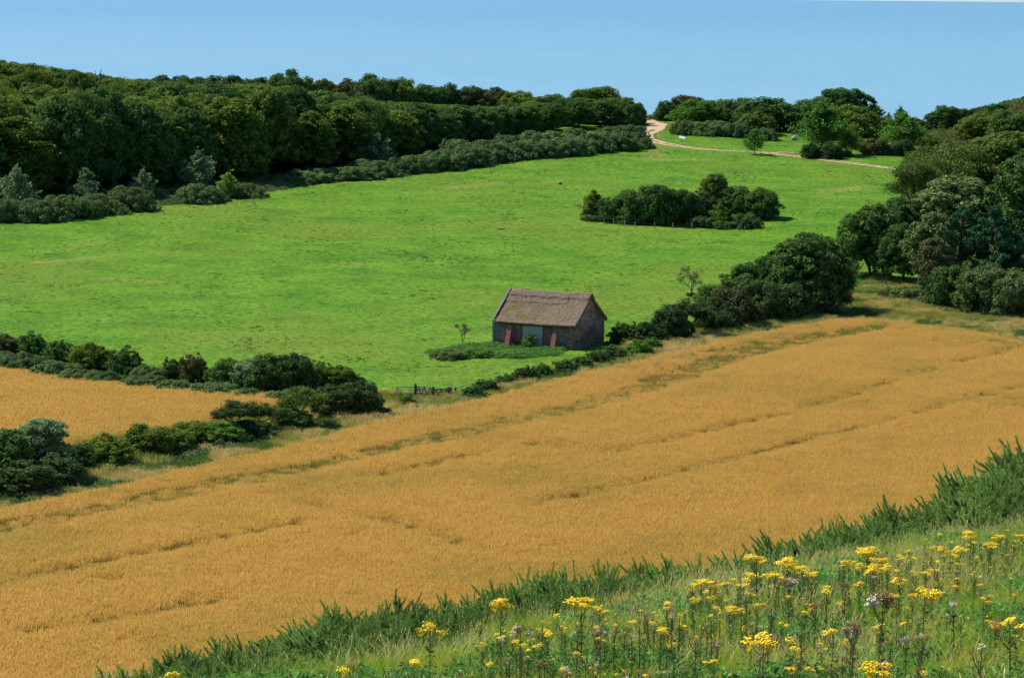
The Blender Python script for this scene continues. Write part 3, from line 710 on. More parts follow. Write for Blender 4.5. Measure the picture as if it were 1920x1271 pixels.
# nettles and low herbs by the barn, by the hedge corner and bracken at the coast
NETV = [leafpatch(120, .6, .5, .15, L_NETTLE, s, .45, 'nettle_clump') for s in (1, 2, 3)]
def patch(name, poly, sp, vv, label, cat, s0=.7, s1=1.3):
    x, y = sample(Wf(poly), sp); n = len(x)
    scatter(name, np.stack([x, y, terr(x, y) - .03], 1), rng.uniform(s0, s1, n) * (.6 + .7 * vnoise(x, y, 2.5, 77)), rng.uniform(0, 6.28, n), vv, label=label, cat=cat, tilt=.1)
patch('nettles', [(845, 668), (800, 665), (850, 652), (925, 642), (1000, 652), (1060, 656), (1050, 666), (990, 672), (920, 672)], .55, NETV, 'green nettle bed along the foot of the barn front', 'nettles')
patch('nettles', [(1585, 545), (1600, 530), (1625, 512), (1665, 520), (1690, 530), (1660, 545), (1620, 552)], .6, NETV, 'pale green nettle bed in the field corner under the right trees', 'nettles', .8, 1.5)
BRK = [(1585, 268), (1590, 246), (1700, 240), (1800, 234), (1815, 250), (1760, 264), (1700, 270)]
patch('bracken', BRK, .9, [leafpatch(110, .9, .7, .3, L_BRACK, s, .5, 'bracken_clump') for s in (1, 2)], 'rust brown bracken bank behind the coastal trees', 'bracken', 1, 1.7)
HILLV = [leafpatch(130, 1.0, .9, .32, m_, s, .5, 'scrub_clump') for s, m_ in ((4, L_HILL), (5, L_BRAM), (6, L_BRACK), (7, L_HILL))]
x, y = np.meshgrid(np.arange(60, 240, 1.8), np.arange(418, 792, 2.2)); x = x.ravel() + rng.uniform(-.8, .8, x.size); y = y.ravel() + rng.uniform(-.8, .8, y.size)
k = frustum(x, y, 20) & (x > y * .134 + 8 * vnoise(x, y, 15, 3)) & ((y > 480) | (x > y * .152)) & ~inpoly(Wf([(1560, 310), (1585, 238), (1800, 226), (1835, 262), (1765, 290)]), x, y); x, y = x[k], y[k]
scatter('hill_scrub', np.stack([x, y, terr(x, y) - .05], 1), rng.uniform(.5, 1.15, len(x)) * (1 + .4 * (x > .16 * y)), rng.uniform(0, 6.28, len(x)), HILLV, np.where(vnoise(x, y, 14, 61) > .55, np.where(y > 640, rng.choice([0, 2, 3], len(x)), 3), rng.choice([0, 1, 3], len(x))), 'low brown and green scrub covering the hill at the right edge', 'scrub', .1)
x, y = np.meshgrid(np.arange(20, 130, 1.6), np.arange(745, 788, 1.8)); x = x.ravel() + rng.uniform(-.8, .8, x.size); y = y.ravel() + rng.uniform(-.8, .8, y.size)
k = y > 752 + 6 * np.sin(x * .05) + 10 * vnoise(x, y, 8, 2); x, y = x[k], y[k]
scatter('cliff_top_scrub', np.stack([x, y, terr(x, y) - .05], 1), rng.uniform(.4, .9, len(x)), rng.uniform(0, 6.28, len(x)), HILLV, label='low brown green scrub along the cliff top before the sea', cat='scrub')
# undergrowth on the wood's floor, under the brambles
x, y = sample(bramfloor_poly, 1.3); BRV = [leafpatch(120, .9, .8, .26, L_BRAM, s, .5, 'bramble_spray') for s in (8, 9, 10)]
scatter('undergrowth', np.stack([x, y, terr(x, y) - .05], 1), rng.uniform(.5, 1.2, len(x)), rng.uniform(0, 6.28, len(x)), BRV, label='dark tangled undergrowth along the foot of the wood', cat='undergrowth')
print('scatter done')

# ------------------------------------------------------------------ the barn
def barn():
    C = at(1076, 656); a = R(25.0); L, Wd, E, RZ = 11.8, 9.8, 3.4, 6.95
    ex = np.array([-math.cos(a), math.sin(a), 0]); ey = np.array([math.sin(a), math.cos(a), 0]); ez = np.array([0, 0, 1.0])
    ang = math.atan2(ex[1], ex[0]); z0 = float(terr(C[0], C[1])) - .1
    # local frame: x along the front from its right end to its left end, -y towards the viewer's side is ey*-1
    root = empty('stone_barn', (C[0], C[1], z0)); root.rotation_euler = (0, 0, 0)
    def G(p): p = np.asarray(p, float).reshape(-1, 3); return p[:, :1] * ex + p[:, 1:2] * ey + p[:, 2:3] * ez
    AX = np.stack([ex, ey, ez])
    def bld(mb, name, mat, par=root, smooth=False): 
        mb.V = [G(v) for v in mb.V]; mb.F3 = [np.asarray(f)[:, ::-1] for f in mb.F3]; mb.F4 = [np.asarray(f)[:, ::-1] for f in mb.F4]; return link(name, mb.build(name, [mat], smooth), par)
    # materials
    st = NT('rubble_stone'); p = st.pos(); v = st.n('ShaderNodeTexVoronoi', Scale=3.6); mp = st.n('ShaderNodeMapping'); mp.inputs['Scale'].default_value = (1, 1, 1.7)
    st.l(p, mp.inputs[0]); st.l(mp.outputs[0], v.inputs['Vector'])
    sep = st.n('ShaderNodeSeparateColor'); st.l(v.outputs['Color'], sep.inputs[0])
    cc = st.ramp(sep.outputs[0], [(0, (.13, .09, .05)), (.35, (.25, .18, .115)), (.7, (.31, .235, .155)), (1, (.40, .33, .235))])
    cc = st.mix(st.ramp(st.noise(p, .55, 3), [(.46, (0, 0, 0)), (.60, (.8, .8, .8))]), cc, (.175, .090, .055))
    cc = st.mix(st.ramp(st.noise(p, 1.6, 4), [(.62, (0, 0, 0)), (.76, (.35, .35, .35))]), cc, (.34, .32, .28))
    st.base(cc); st.b.inputs['Roughness'].default_value = .9; st.bump(st.math('MULTIPLY', v.outputs['Distance'], -1), .8, .06)
    stone = st.m
    brick_m = flat('red_brick', (.28, .095, .060), .85, .35, 5.0); butt = flat('buttress_brick', (.34, .135, .085), .85, .3, 4.0)
    pw = NT('pale_render'); cp = pw.ramp(pw.noise(pw.pos(), 4.5, 6, .7), [(.3, (.18, .165, .12)), (.47, (.38, .36, .29)), (.7, (.53, .50, .41))]); pw.base(cp); pw.b.inputs['Roughness'].default_value = .9
    # walls
    th = .45; dw0, dw1 = 4.75, 8.0 - .0       # opening along the front, measured from the right end
    dw0, dw1 = 4.55, 7.45
    wb = MB()
    wb.box([dw0 / 2, th / 2, E / 2], [dw0, th, E]); wb.box([(dw1 + L) / 2, th / 2, E / 2], [L - dw1, th, E]); wb.box([(dw0 + dw1) / 2, th / 2, E - .12], [dw1 - dw0, th - .02, .24])
    bld(wb, 'front_wall', stone)
    def gable(x0, x1, rise=0.0):
        m = MB(); prof = [(0 + (th if True else 0), 0), (Wd, 0), (Wd, E - .05 + rise), (Wd / 2, RZ - .35 + rise), (th, E - .05 + rise * 1)]
        V = [[x0, y, z] for y, z in prof] + [[x1, y, z] for y, z in prof]
        m.add(V, [[i, (i + 1) % 5, (i + 1) % 5 + 5, i + 5] for i in range(5)]); m.F3.append(np.array([[0, 2, 1], [0, 3, 2], [0, 4, 3], [5, 6, 7], [5, 7, 8], [5, 8, 9]])); return m
    bld(gable(0.003, th), 'gable_wall', stone)['label'] = 'right gable wall of dark rubble in shade'
    bld(gable(L - th, L - .003, .42), 'gable_wall', stone)['label'] = 'left gable wall standing above the thatch'
    bw = MB(); bw.box([L / 2, Wd - th / 2 - .01, E / 2], [L - 2 * th, th, E]); bld(bw, 'back_wall', stone)
    cp_ = MB()
    for s_, y0, z0_, y1, z1 in ((0, -.05, E + .28, Wd / 2, RZ + .18), (1, Wd / 2, RZ + .18, Wd + .05, E + .28)):
        n = 12; t = np.linspace(0, 1, n + 1)
        for i in range(n):
            ya, yb = y0 + (y1 - y0) * t[i], y0 + (y1 - y0) * t[i + 1]; za, zb = z0_ + (z1 - z0_) * t[i], z0_ + (z1 - z0_) * t[i + 1]
            d = np.array([0, yb - ya, zb - za]); l = np.linalg.norm(d); d /= l; cp_.box([L - .17, (ya + yb) / 2, (za + zb) / 2 + rng.normal(0, .015)], [.34, l * .97, .10], [[1, 0, 0], d, np.cross([1, 0, 0], d)], .03)
    k = bld(cp_, 'gable_coping', flat('coping_stone', (.16, .14, .115), .9)); k['label'] = 'pale stone coping along the left gable'
    # rubble relief, in courses
    def rubble(x0, x1, z_top, face, seed, skip=None):
        g = np.random.default_rng(seed); m = MB(); z = .02
        while z < z_top(0.5 * (x0 + x1)) - .05:
            h = g.uniform(.13, .24); x_ = x0 + .02
            while x_ < x1 - .1:
                w_ = g.uniform(.18, .46); w_ = min(w_, x1 - x_ - .01)
                if z + h < z_top(x_ + w_ / 2) - .03 and (skip is None or not skip(x_ + w_ / 2, z)) and g.random() > .06:
                    pr = g.uniform(.015, .06)
                    if face == 'f': m.box([x_ + w_ / 2, -pr / 2, z + h / 2], [w_ * .9, pr + .02, h * .86], None, .12)
                    else: m.box([-pr / 2, x_ + w_ / 2, z + h / 2], [pr + .02, w_ * .9, h * .86], None, .12)
                x_ += w_
            z += h
        return m
    o = bld(rubble(0, L, lambda q: E - .1, 'f', 5, lambda q, z: dw0 - .35 < q < dw1 + .35), 'wall_stones', stone, bpy.data.objects[[c for c in bpy.data.objects.keys() if c.startswith('front_wall')][0]]); o['kind'] = 'stuff'
    gw = [c for c in root.children if c.get('label', '').startswith('right gable')][0]
    o = bld(rubble(.1, Wd, lambda q: E + (RZ - .6 - E) * (1 - abs(q - Wd / 2) / (Wd / 2)), 's', 6), 'wall_stones', stone, gw); o['kind'] = 'stuff'
    # white blocked doorway, brick jambs, buttresses, brick corners
    db = MB(); db.box([(dw0 + dw1) / 2, .10, (E - .24) / 2], [dw1 - dw0 - .02, .16, E - .26]); bld(db, 'blocked_doorway', pw.m)['label'] = 'tall doorway walled up with pale patchy render'
    fb = MB()
    for q_ in range(16): fb.box([rng.uniform(dw0 + .25, dw1 - .25), .012, rng.uniform(.2, E - .5)], [rng.uniform(.2, .45), .02, rng.uniform(.12, .25)], None, .1)
    bld(fb, 'patch_stones', pw.m, [c for c in root.children if c.name.startswith('blocked_doorway')][0])['kind'] = 'stuff'
    def bricks(x0, x1, z0_, z1, y, seed, mat, name, par=root):
        g = np.random.default_rng(seed); m = MB(); r = 0; z = z0_
        while z < z1:
            x_ = x0 - (.11 if r % 2 else 0)
            while x_ < x1:
                xa, xb = max(x_, x0), min(x_ + .225, x1)
                if xb - xa > .05: m.box([(xa + xb) / 2, y - g.uniform(0, .012), z + .034], [xb - xa - .012, .09, .064])
                x_ += .225
            z += .078; r += 1
        o = bld(m, name, mat, par); o['kind'] = 'stuff'; return o
    bricks(dw0 - .33, dw0 - .01, 0, E - .08, .005, 1, brick_m, 'jamb_bricks'); bricks(dw1 + .01, dw1 + .33, 0, E - .08, .005, 2, brick_m, 'jamb_bricks')
    bricks(L - 2.4, L - .9, .0, .75, -.03, 3, brick_m, 'base_bricks'); bricks(dw1 + .35, dw1 + 1.5, 0, .95, -.03, 4, brick_m, 'base_bricks')
    qm = MB()
    for i in range(11): qm.box([L - .2, -.05, .15 + i * .28], [.42 - .12 * (i % 2), .14, .25], None, .04)
    bld(qm, 'corner_stones', flat('corner_stone', (.22, .21, .19), .9))['kind'] = 'stuff'
    qm = MB()
    for i in range(11): qm.box([.02, -.03, .15 + i * .28], [.30 + .14 * (i % 2), .12, .25], None, .04); qm.box([-.04, Wd - .2, .15 + i * .28], [.12, .42 - .12 * (i % 2), .25], None, .04)
    bld(qm, 'corner_bricks', brick_m)['kind'] = 'stuff'
    for xc in (L - 3.0 + .35, 3.0 - .45):
        xc = {True: 9.15, False: 2.55}[xc > 5]
        m = MB(); w_ = .62; y0, y1 = -1.35, -.12; H = E - .18
        V = [[xc - w_ / 2, y0, 0], [xc + w_ / 2, y0, 0], [xc + w_ / 2, y1, H], [xc - w_ / 2, y1, H], [xc - w_ / 2, 0.0, H], [xc + w_ / 2, 0.0, H], [xc - w_ / 2, 0.0, 0], [xc + w_ / 2, 0.0, 0]]
        m.add(V, [[0, 1, 2, 3], [3, 2, 5, 4], [0, 3, 4, 6], [1, 7, 5, 2]]); b = bld(m, 'buttress', butt)
        b['label'] = 'sloping red brick buttress left of the doorway' if xc > 5 else 'sloping red brick buttress right of the doorway'
        m = MB(); d = np.array([0, y1 - y0, H]); l = np.linalg.norm(d); d /= l; nrm = np.array([0, -d[2], d[1]]); s_ = 0.0; r = 0
        while s_ < l - .05:
            for q in range(3):
                bw_ = .2; xo = xc - w_ / 2 + .1 + q * .21 + (.05 if r % 2 else 0)
                if xo < xc + w_ / 2 - .03: m.box(np.array([xo, y0, 0]) + d * (s_ + .035) + nrm * .008, [.185, .062, .03], [[1, 0, 0], d, nrm], .05)
            s_ += .078; r += 1
        o = bld(m, 'buttress_bricks', butt, b); o['kind'] = 'stuff'
    # thatch
    tm = NT('old_thatch'); tp = tm.pos(); tn = tm.noise(tp, 9, 5, .7); tb = tm.noise(tp, .6, 4, .6); t3 = tm.noise(tp, 2.2, 3)
    tc = tm.ramp(tn, [(.32, (.075, .055, .040)), (.50, (.160, .124, .080)), (.70, (.36, .290, .190))])
    moss = tm.math('MULTIPLY', tm.ramp(tm.math('ADD', tb, tm.math('MULTIPLY', t3, .35)), [(.56, (0, 0, 0)), (.78, (1, 1, 1))]), tm.attr('tip'))
    tc = tm.mix(moss, tc, (.120, .088, .020)); tm.base(tc); tm.b.inputs['Roughness'].default_value = .95; tm.b.inputs['Specular IOR Level'].default_value = .05
    tm.bump(tn, .7, .05)
    def slope(side):
        nu, nv_ = 110, 56; uu, vv_ = np.meshgrid(np.linspace(0, 1, nu), np.linspace(0, 1, nv_))      # vv 0 ridge .. 1 eave
        xr = -.38 + uu * (L - .55 + .38); ov = .42
        ye, ze = -ov, E - .10
        y_ = Wd / 2 + (ye - Wd / 2) * vv_; z_ = RZ + (ze - RZ) * vv_ + .10 * np.sin(np.pi * vv_) * -1
        nrm = np.array([0, -(RZ - ze), -(Wd / 2 - ye)]); nrm = np.array([0, -(RZ - ze), (Wd / 2 - ye)]); nrm /= np.linalg.norm(nrm)
        h = .10 * (vnoise(xr, vv_ * 6, 1.3, 5) - .5) + .06 * (vnoise(xr * 3, vv_ * 9, .5, 6) - .5) + .035 * (rng.random(xr.shape) - .5)
        l1 = .17 + .018 * np.sin(xr * 2.3) + .02 * vnoise(xr, xr * 0, .5, 3); l2 = .33 + .02 * np.sin(xr * 1.3 + 1) + .02 * vnoise(xr, xr * 0, .6, 8)
        h = h + .17 * (vv_ < l1) + .11 * ((vv_ < l2) & (xr > 2.6)) - .07 * np.exp(-((vv_ - l1) / .03) ** 2) - .05 * np.exp(-((vv_ - l2) / .025) ** 2) * (xr > 2.6)
        h = h - .07 * np.exp(-((vv_ - .62) / .02) ** 2) * 0
        sag = -.12 * np.sin(np.pi * uu) * (1 - vv_ * .6)
        y2 = y_ + nrm[1] * h; z2 = z_ + nrm[2] * h + sag
        rag = .10 * (vnoise(xr * 2, xr * 0, .35, 12) - .5) + .06 * rng.random(xr.shape)
        y2 = y2 - rag * (vv_ > .97); z2 = z2 - .5 * rag * (vv_ > .97)
        if side: y2 = Wd - y2
        T = np.stack([xr, y2, z2], -1); B = np.stack([xr + .03, (y_ if not side else Wd - y_) + 0, z_ - .34 + sag], -1)
        B[-1, :, 1] += (.10 if not side else -.10)
        V = np.concatenate([T.reshape(-1, 3), B.reshape(-1, 3)]); g = np.arange(nu * nv_).reshape(nv_, nu); N0 = nu * nv_
        q = lambda a_, b_, c_, d_: np.stack([a_, b_, c_, d_], -1).reshape(-1, 4)
        F = [q(g[:-1, :-1], g[:-1, 1:], g[1:, 1:], g[1:, :-1]), q(g[:-1, :-1], g[1:, :-1], g[1:, 1:], g[:-1, 1:]) + N0,
             q(g[-1, :-1], g[-1, 1:], g[-1, 1:] + N0, g[-1, :-1] + N0), q(g[:-1, 0], g[1:, 0], g[1:, 0] + N0, g[:-1, 0] + N0), q(g[:-1, -1], g[1:, -1], g[1:, -1] + N0, g[:-1, -1] + N0)]
        mossm = np.clip(sstep(.2, .45, vv_) * sstep(.98, .8, vv_) * (.25 + .9 * sstep(3.5, 8, xr)), 0, 1).ravel()
        return mesh('thatch', G(V), [np.concatenate(F)], [tm.m], tip=np.concatenate([mossm, mossm * 0]), smooth=True)
    link('thatch', slope(0), root)['label'] = 'brown thatched front slope with mossy patches'
    link('thatch', slope(1), root)['label'] = 'thatched rear slope'
    # loose straw, and the cap along the ridge
    g = np.random.default_rng(3); n = 7000; xx = g.uniform(-.35, L - .6, n); vvv = g.random(n); ye, ze = -.42, E - .10
    p0 = np.stack([xx, Wd / 2 + (ye - Wd / 2) * vvv, RZ + (ze - RZ) * vvv - .10 * np.sin(np.pi * vvv) + .03], -1); dn = np.array([0, ye - Wd / 2, ze - RZ]); dn /= np.linalg.norm(dn); nr = np.array([0, dn[2], -dn[1]]) ; nr = nr if nr[2] > 0 else -nr
    up_ = .10 + .17 * (vvv < .18) + .10 * (vvv < .34); up_ = up_ - .12 * np.sin(np.pi * (xx + .38) / (L - .17)) * (1 - vvv * .6)
    p0 = p0 + nr * up_[:, None]; d1 = dn + g.normal(0, .18, (n, 3)); d1 += nr * .10; ln = g.uniform(.12, .34, n)[:, None]; wv = np.array([.014, 0, 0])
    V = np.stack([p0 - wv, p0 + wv, p0 + d1 * ln], 1).reshape(-1, 3); F = np.arange(n * 3).reshape(-1, 3)
    sl = link('loose_straw', mesh('loose_straw', G(V), F, [flat('straw', (.26, .20, .13), .9, .5, 4)]), root); sl['kind'] = 'stuff'
    m = MB(); xs = np.linspace(-.42, L - .55, 40); m.tube(np.stack([xs, np.full(40, Wd / 2), RZ - .03 - .12 * np.sin(np.pi * (xs + .4) / L) + g.normal(0, .02, 40)], -1), g.uniform(.24, .29, 40), 8)
    bld(m, 'ridge_roll', tm.m, smooth=True)
    tag(root, 'old rubble stone barn with a thatched roof, alone in the green field', 'barn')
barn()

# ------------------------------------------------------------------ gate, rails, posts, board and stones
def post(u, v, h, r, label, group, mat=WOOD_GREY, lean=0.0, name='fence_post'):
    p = at(u, v); m = MB(); g = rng
    m.tube([[0, 0, -.3], [lean * .5, 0, h * .5], [lean, .02, h * .96], [lean, .02, h]], [r, r, r * .95, r * .6], 7)
    o = link(name, m.build(name, [mat]), loc=tuple(p)); tag(o, label, 'post', group); return p
def rail_gate(u0, v0, u1, v1, label, H=1.25, braces=3):
    a, b = at(u0, v0), at(u1, v1); d = b - a; d[2] = 0; L = np.linalg.norm(d); ex = d / L; ey = np.array([-ex[1], ex[0], 0]); ez = np.array([0, 0, 1.0]); AX = np.stack([ex, ey, ez])
    r = empty('field_gate', tuple(a)); dz = (b[2] - a[2])
    for i, z in enumerate((.28, .50, .74, .98, H)):
        m = MB(); m.box(ex * L / 2 + ez * (z + dz / 2), [L, .05, .10], AX); link('gate_bar', m.build('gate_bar', [WOOD_DARK if i < 4 else WOOD_GREY]), r)
    for x in (0.05, L - .05):
        m = MB(); m.box(ex * x + ez * (.72 + dz * x / L), [.11, .09, 1.28], AX); link('end_stile', m.build('end_stile', [WOOD_DARK]), r)
    for k in range(braces):
        x0, x1 = L * k / braces, L * (k + 1) / braces
        for (xa, za, xb, zb) in ((x0, .28, (x0 + x1) / 2, H), ((x0 + x1) / 2, H, x1, .28)):
            p, q = ex * xa + ez * (za + dz / 2) - ey * .06, ex * xb + ez * (zb + dz / 2) - ey * .06; m = MB(); m.tube([p, q], [.05, .05], 4); link('brace', m.build('brace', [WOOD_DARK]), r)
    tag(r, label, 'gate')
rail_gate(780, 744, 812, 747, 'left leaf of the double wooden field gate with crossed braces')
rail_gate(812.5, 747, 841, 746, 'right leaf of the double wooden field gate with crossed braces', 1.1)
for u, v, h, r, lb, mt in ((744, 746, 1.35, .09, 'pale post at the left end of the rail beside the gate', WOOD_GREY), (778.5, 743, 1.5, .13, 'thick dark post at the left end of the field gate', WOOD_DARK),
                           (843, 746.5, 1.3, .15, 'dark post at the right end of the field gate', WOOD_DARK), (846, 746, 1.75, .08, 'tall thin grey post behind the right gatepost', WOOD_GREY), (854, 744, 1.15, .10, 'short dark post where the slanting rail begins', WOOD_DARK)):
    post(u, v, h, r, lb, 'gate posts', mt, name='gate_post')
def rail(u0, v0, h0, u1, v1, h1, label, mat=WOOD_GREY):
    a, b = at(u0, v0) + [0, 0, h0], at(u1, v1) + [0, 0, h1]; m = MB(); m.tube([np.zeros(3), (b - a) * .5 + [0, 0, -.03], b - a], .06, 6)
    tag(link('fence_rail', m.build('fence_rail', [mat]), loc=tuple(a)), label, 'rail')
rail(744, 746, 1.25, 777, 743, 1.1, 'pale rail between the left end post and the gate')
rail(854, 744, 1.0, 872, 739, 1.15, 'slanting grey rail from the gate to the hedge')
rail(843, 746.5, 1.0, 854, 744, .95, 'short rail between the two right gateposts', WOOD_DARK)
CP = [(1112, 411, 'leaning fence post at the left tip of the thicket'), (1133, 418, 'fence post second from the left tip of the thicket'), (1151, 421, 'pale fence post below the left bushes of the thicket'), (1171, 425, 'fence post under the long blackthorn bush'),
      (1190, 428, 'tallest fence post in front of the thicket'), (1227, 429, 'lone fence post at the middle of the thicket'), (1262, 430, 'fence post left of the bramble on the thicket edge'), (1297, 429, 'fence post half hidden by the thicket bramble')]
cpts = [post(u, v, 1.2, .075, lb, 'fence posts around the thicket', WOOD_GREY, rng.normal(0, .06)) for u, v, lb in CP]
m = MB()
for z in (.45, .95):
    for p, q in zip(cpts[:-1], cpts[1:]): m.tube([p + [0, 0, z], (p + q) / 2 + [0, 0, z - .06], q + [0, 0, z]], .012, 4)
tag(link('fence_wire', m.build('fence_wire', [WOOD_DARK])), 'thin wires strung between the posts of the thicket fence', 'wire', kind='stuff')
for u, v, lb in ((1593, 556, 'stubby dark post in the gap beside the big hedge tree'), (1600, 550, 'thin dark post behind the stubby one in the corner gap'), (1653, 541, 'post at the left end of the corner rail'), (1661, 539, 'post at the right end of the corner rail')):
    post(u, v, 1.15, .11, lb, 'posts in the field corner', WOOD_DARK)
rail(1641, 542, .85, 1662, 538, .95, 'thin dark rail in the weeds of the field corner', WOOD_DARK)
# information board beside the track
p = at(1279, 266); b = empty('information_board', tuple(p)); m = MB(); m.box([-.1, 0, .45], [.14, .14, 1.0]); m.box([-.1, 0, .02], [.5, .3, .06]); link('pedestal', m.build('pedestal', [WOOD_DARK]), b)
nr = np.array([.18, -.55, .80]); nr /= np.linalg.norm(nr); axx = np.cross([0, 1, 0], nr); axx /= np.linalg.norm(axx); ayy = np.cross(nr, axx)
m = MB(); m.box([-.05, 0, 1.02], [1.55, .95, .06], [axx, ayy, nr]); link('panel', m.build('panel', [flat('board_face', (.78, .76, .72), .4, .05)]), b)
m = MB(); m.box([-.05, 0, .985], [1.65, 1.05, .05], [axx, ayy, nr]); link('panel_frame', m.build('panel_frame', [WOOD_DARK]), b)
tag(b, 'white tilted information board on a pedestal beside the sandy track', 'board')
# carved post, standing stone and boulders among the coastal trees
STN = flat('grey_stone', (.30, .27, .24), .9, .3, 2)
def rock(u, v, w, h, label, name='boulder', mat=STN, g=None):
    p = at(u, v); s = F_PX / dist(p); m = MB(); m.lump([0, 0, h / s * .42], [w / s / 2, w / s / 2 * .8, h / s * .58], .22, 2); o = link(name, m.build(name, [mat], False), loc=tuple(p)); tag(o, label, 'rock' if mat is STN else 'mound', g)
rock(1489, 263, 13, 9, 'grey brown boulder at the foot of the coastal trees'); rock(1500, 252, 6, 9, 'small upright grey stone behind the boulder')
p = at(1503, 252); m = MB(); m.tube([[0, 0, -.3], [0, 0, 2.4], [0, 0, 2.5]], [.13, .12, .06], 6); m.box([.1, 0, 2.1], [.5, .08, .28]); m.box([-.1, 0, 1.6], [.45, .08, .26])
p2 = p + np.array([0, 3.0, 0]); p2[2] = float(terr(p2[0], p2[1])) + .8
tag(link('waymark_post', m.build('waymark_post', [flat('bleached_wood', (.42, .40, .42))]), loc=tuple(p2)), 'tall bleached waymark post half hidden in the coastal trees', 'post')
rock(1050, 346, 9, 5, 'small blue green hump on bare earth in the far pasture', 'tarpaulin_hump', flat('teal_sheet', (.03, .17, .12), .5, .2))
p = at(939, 431); m = MB(); m.tube([[-.75, 0, .12], [-.2, .1, .16], [.4, 0, .14], [.8, -.1, .1]], [.08, .16, .17, .09], 7); tag(link('log', m.build('log', [BARK_PALE]), loc=tuple(p)), 'short grey log lying in the middle of the pasture', 'log')
# dead forked tree over the wood
p = at(300, 200); p = np.array([-95, 690, 0.]); 
def standing(u, y):
    x = (u - 960) / F_PX * y; return np.array([x, y, float(terr(x, y))])
q = standing(184, 676); top_v = 131; hh = 0.0
for hh in np.arange(4, 30, .25):
    if proj(q + [0, 0, hh])[1] < top_v: break
m = MB(); m.tube([[0, 0, 0], [0, 0, hh * .82]], [.22, .14]); m.tube([[0, 0, hh * .80], [.45, 0, hh * .9], [.3, 0, hh * .95], [.5, 0, hh]], [.14, .12, .10, .10]); m.tube([[0, 0, hh * .78], [-.7, 0, hh * .87], [-.95, 0, hh * .98]], [.12, .09, .06])
tag(link('dead_tree', m.build('dead_tree', [BARK]), loc=tuple(q)), 'bare forked dead trunk sticking out above the dark wood', 'tree')
print('built things')

# ------------------------------------------------------------------ the dark wood on the left
WE = [(-800, 448), (-300, 405), (0, 385), (150, 370), (300, 352), (450, 340), (600, 325), (700, 305), (800, 287), (900, 270), (1000, 254), (1100, 242), (1195, 233)]
we = np.array([at(u, v)[:2] for u, v in WE]); wt = np.r_[0, np.cumsum(np.hypot(*np.diff(we, axis=0).T))]
WTOP = [(-200, 95), (0, 112), (100, 126), (200, 143), (270, 150), (400, 157), (520, 158), (600, 170), (700, 190), (800, 195), (900, 200), (980, 190), (1050, 185), (1110, 178), (1180, 192), (1215, 230)]
LM = [(-200, 'above the leftmost young tree'), (70, 'left of the forked dead trunk'), (140, 'below the forked dead trunk'), (235, 'under the left end of the skyline strip'), (340, 'above the largest round young tree'), (440, 'below the right end of the dark skyline strip'),
      (505, 'below the round dark skyline tree'), (590, 'below the brownish skyline bush'), (665, 'below the biggest dark skyline tree'), (770, 'above the start of the bramble bank'), (870, 'over the middle of the bramble bank'), (980, 'where the skyline dips'), (1060, 'below the wide domed tree'), (1140, 'beside the sandy track')]
def wood():
    g = np.random.default_rng(12); cnt = 0
    n = int(wt[-1] / 10.0)
    for row in range(26):
        for i in range(n):
            s = (i + .5 + .5 * (row % 2)) / n * wt[-1] + g.normal(0, 1.1); x = np.interp(s, wt, we[:, 0]); y = np.interp(s, wt, we[:, 1])
            far = float(np.clip((-x - 20) / 60, 0, 1)); step = 9.0 + 4.6 * far; yy = y + 3.5 + row * step + g.normal(0, 1.5); xx = x + g.normal(0, 1.0) + row * 1.0
            if yy > 773 + 8 * (x < -80): continue
            u = 960 + xx / yy * F_PX
            if u < -90 or u > 1192: continue
            base = float(terr(xx, yy)); v0 = proj([xx, yy, base])[1]
            tv = np.interp(u, [a for a, b in WTOP], [b for a, b in WTOP]) + 3 + g.uniform(-3, 6)
            hmax = (v0 - tv) / F_PX * yy
            H = np.interp(u, [0, 500, 800, 1000, 1190], [14.5, 13.0, 10.0, 7.2, 5.6]) * g.uniform(.85, 1.15)
            if row < 2: H *= 1.05 + .22 * float(np.clip((750 - u) / 200, 0, 1))
            if yy > 735 and hmax < 19: H = hmax
            H = min(H, hmax)
            if H < 2.6: continue
            w = max(min(H, 13) * .98, 8.2 + 3 * far) * g.uniform(.95, 1.2)
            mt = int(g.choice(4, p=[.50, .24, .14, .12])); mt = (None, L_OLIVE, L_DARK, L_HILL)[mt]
            if row == 0: mt = L_DARK if g.random() < .75 else None  # front rows mostly take darker leaves, painting in the wood's shaded face
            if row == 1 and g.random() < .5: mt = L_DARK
            lm = [b for a, b in LM if a <= u][-1]
            tone = {None: 'green', L_OLIVE: 'olive', L_DARK: 'dark', L_HILL: 'brownish'}[mt]
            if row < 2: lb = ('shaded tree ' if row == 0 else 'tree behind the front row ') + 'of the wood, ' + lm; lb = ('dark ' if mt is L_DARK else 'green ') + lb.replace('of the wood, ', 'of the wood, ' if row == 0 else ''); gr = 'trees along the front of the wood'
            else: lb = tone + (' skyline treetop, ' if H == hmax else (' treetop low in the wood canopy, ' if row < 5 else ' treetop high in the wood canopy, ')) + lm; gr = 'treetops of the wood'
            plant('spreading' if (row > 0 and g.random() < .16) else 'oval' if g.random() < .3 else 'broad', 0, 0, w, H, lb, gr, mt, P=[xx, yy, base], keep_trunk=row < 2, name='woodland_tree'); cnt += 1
    print('wood trees', cnt)
wood()
PL = []
BL = 'low grey green bramble mound'; BM = 'dark shaded bramble mound'; BR = 'green bramble mound of the bank'
def beside(u, marks): return [b for a, b in marks if a <= u][-1]
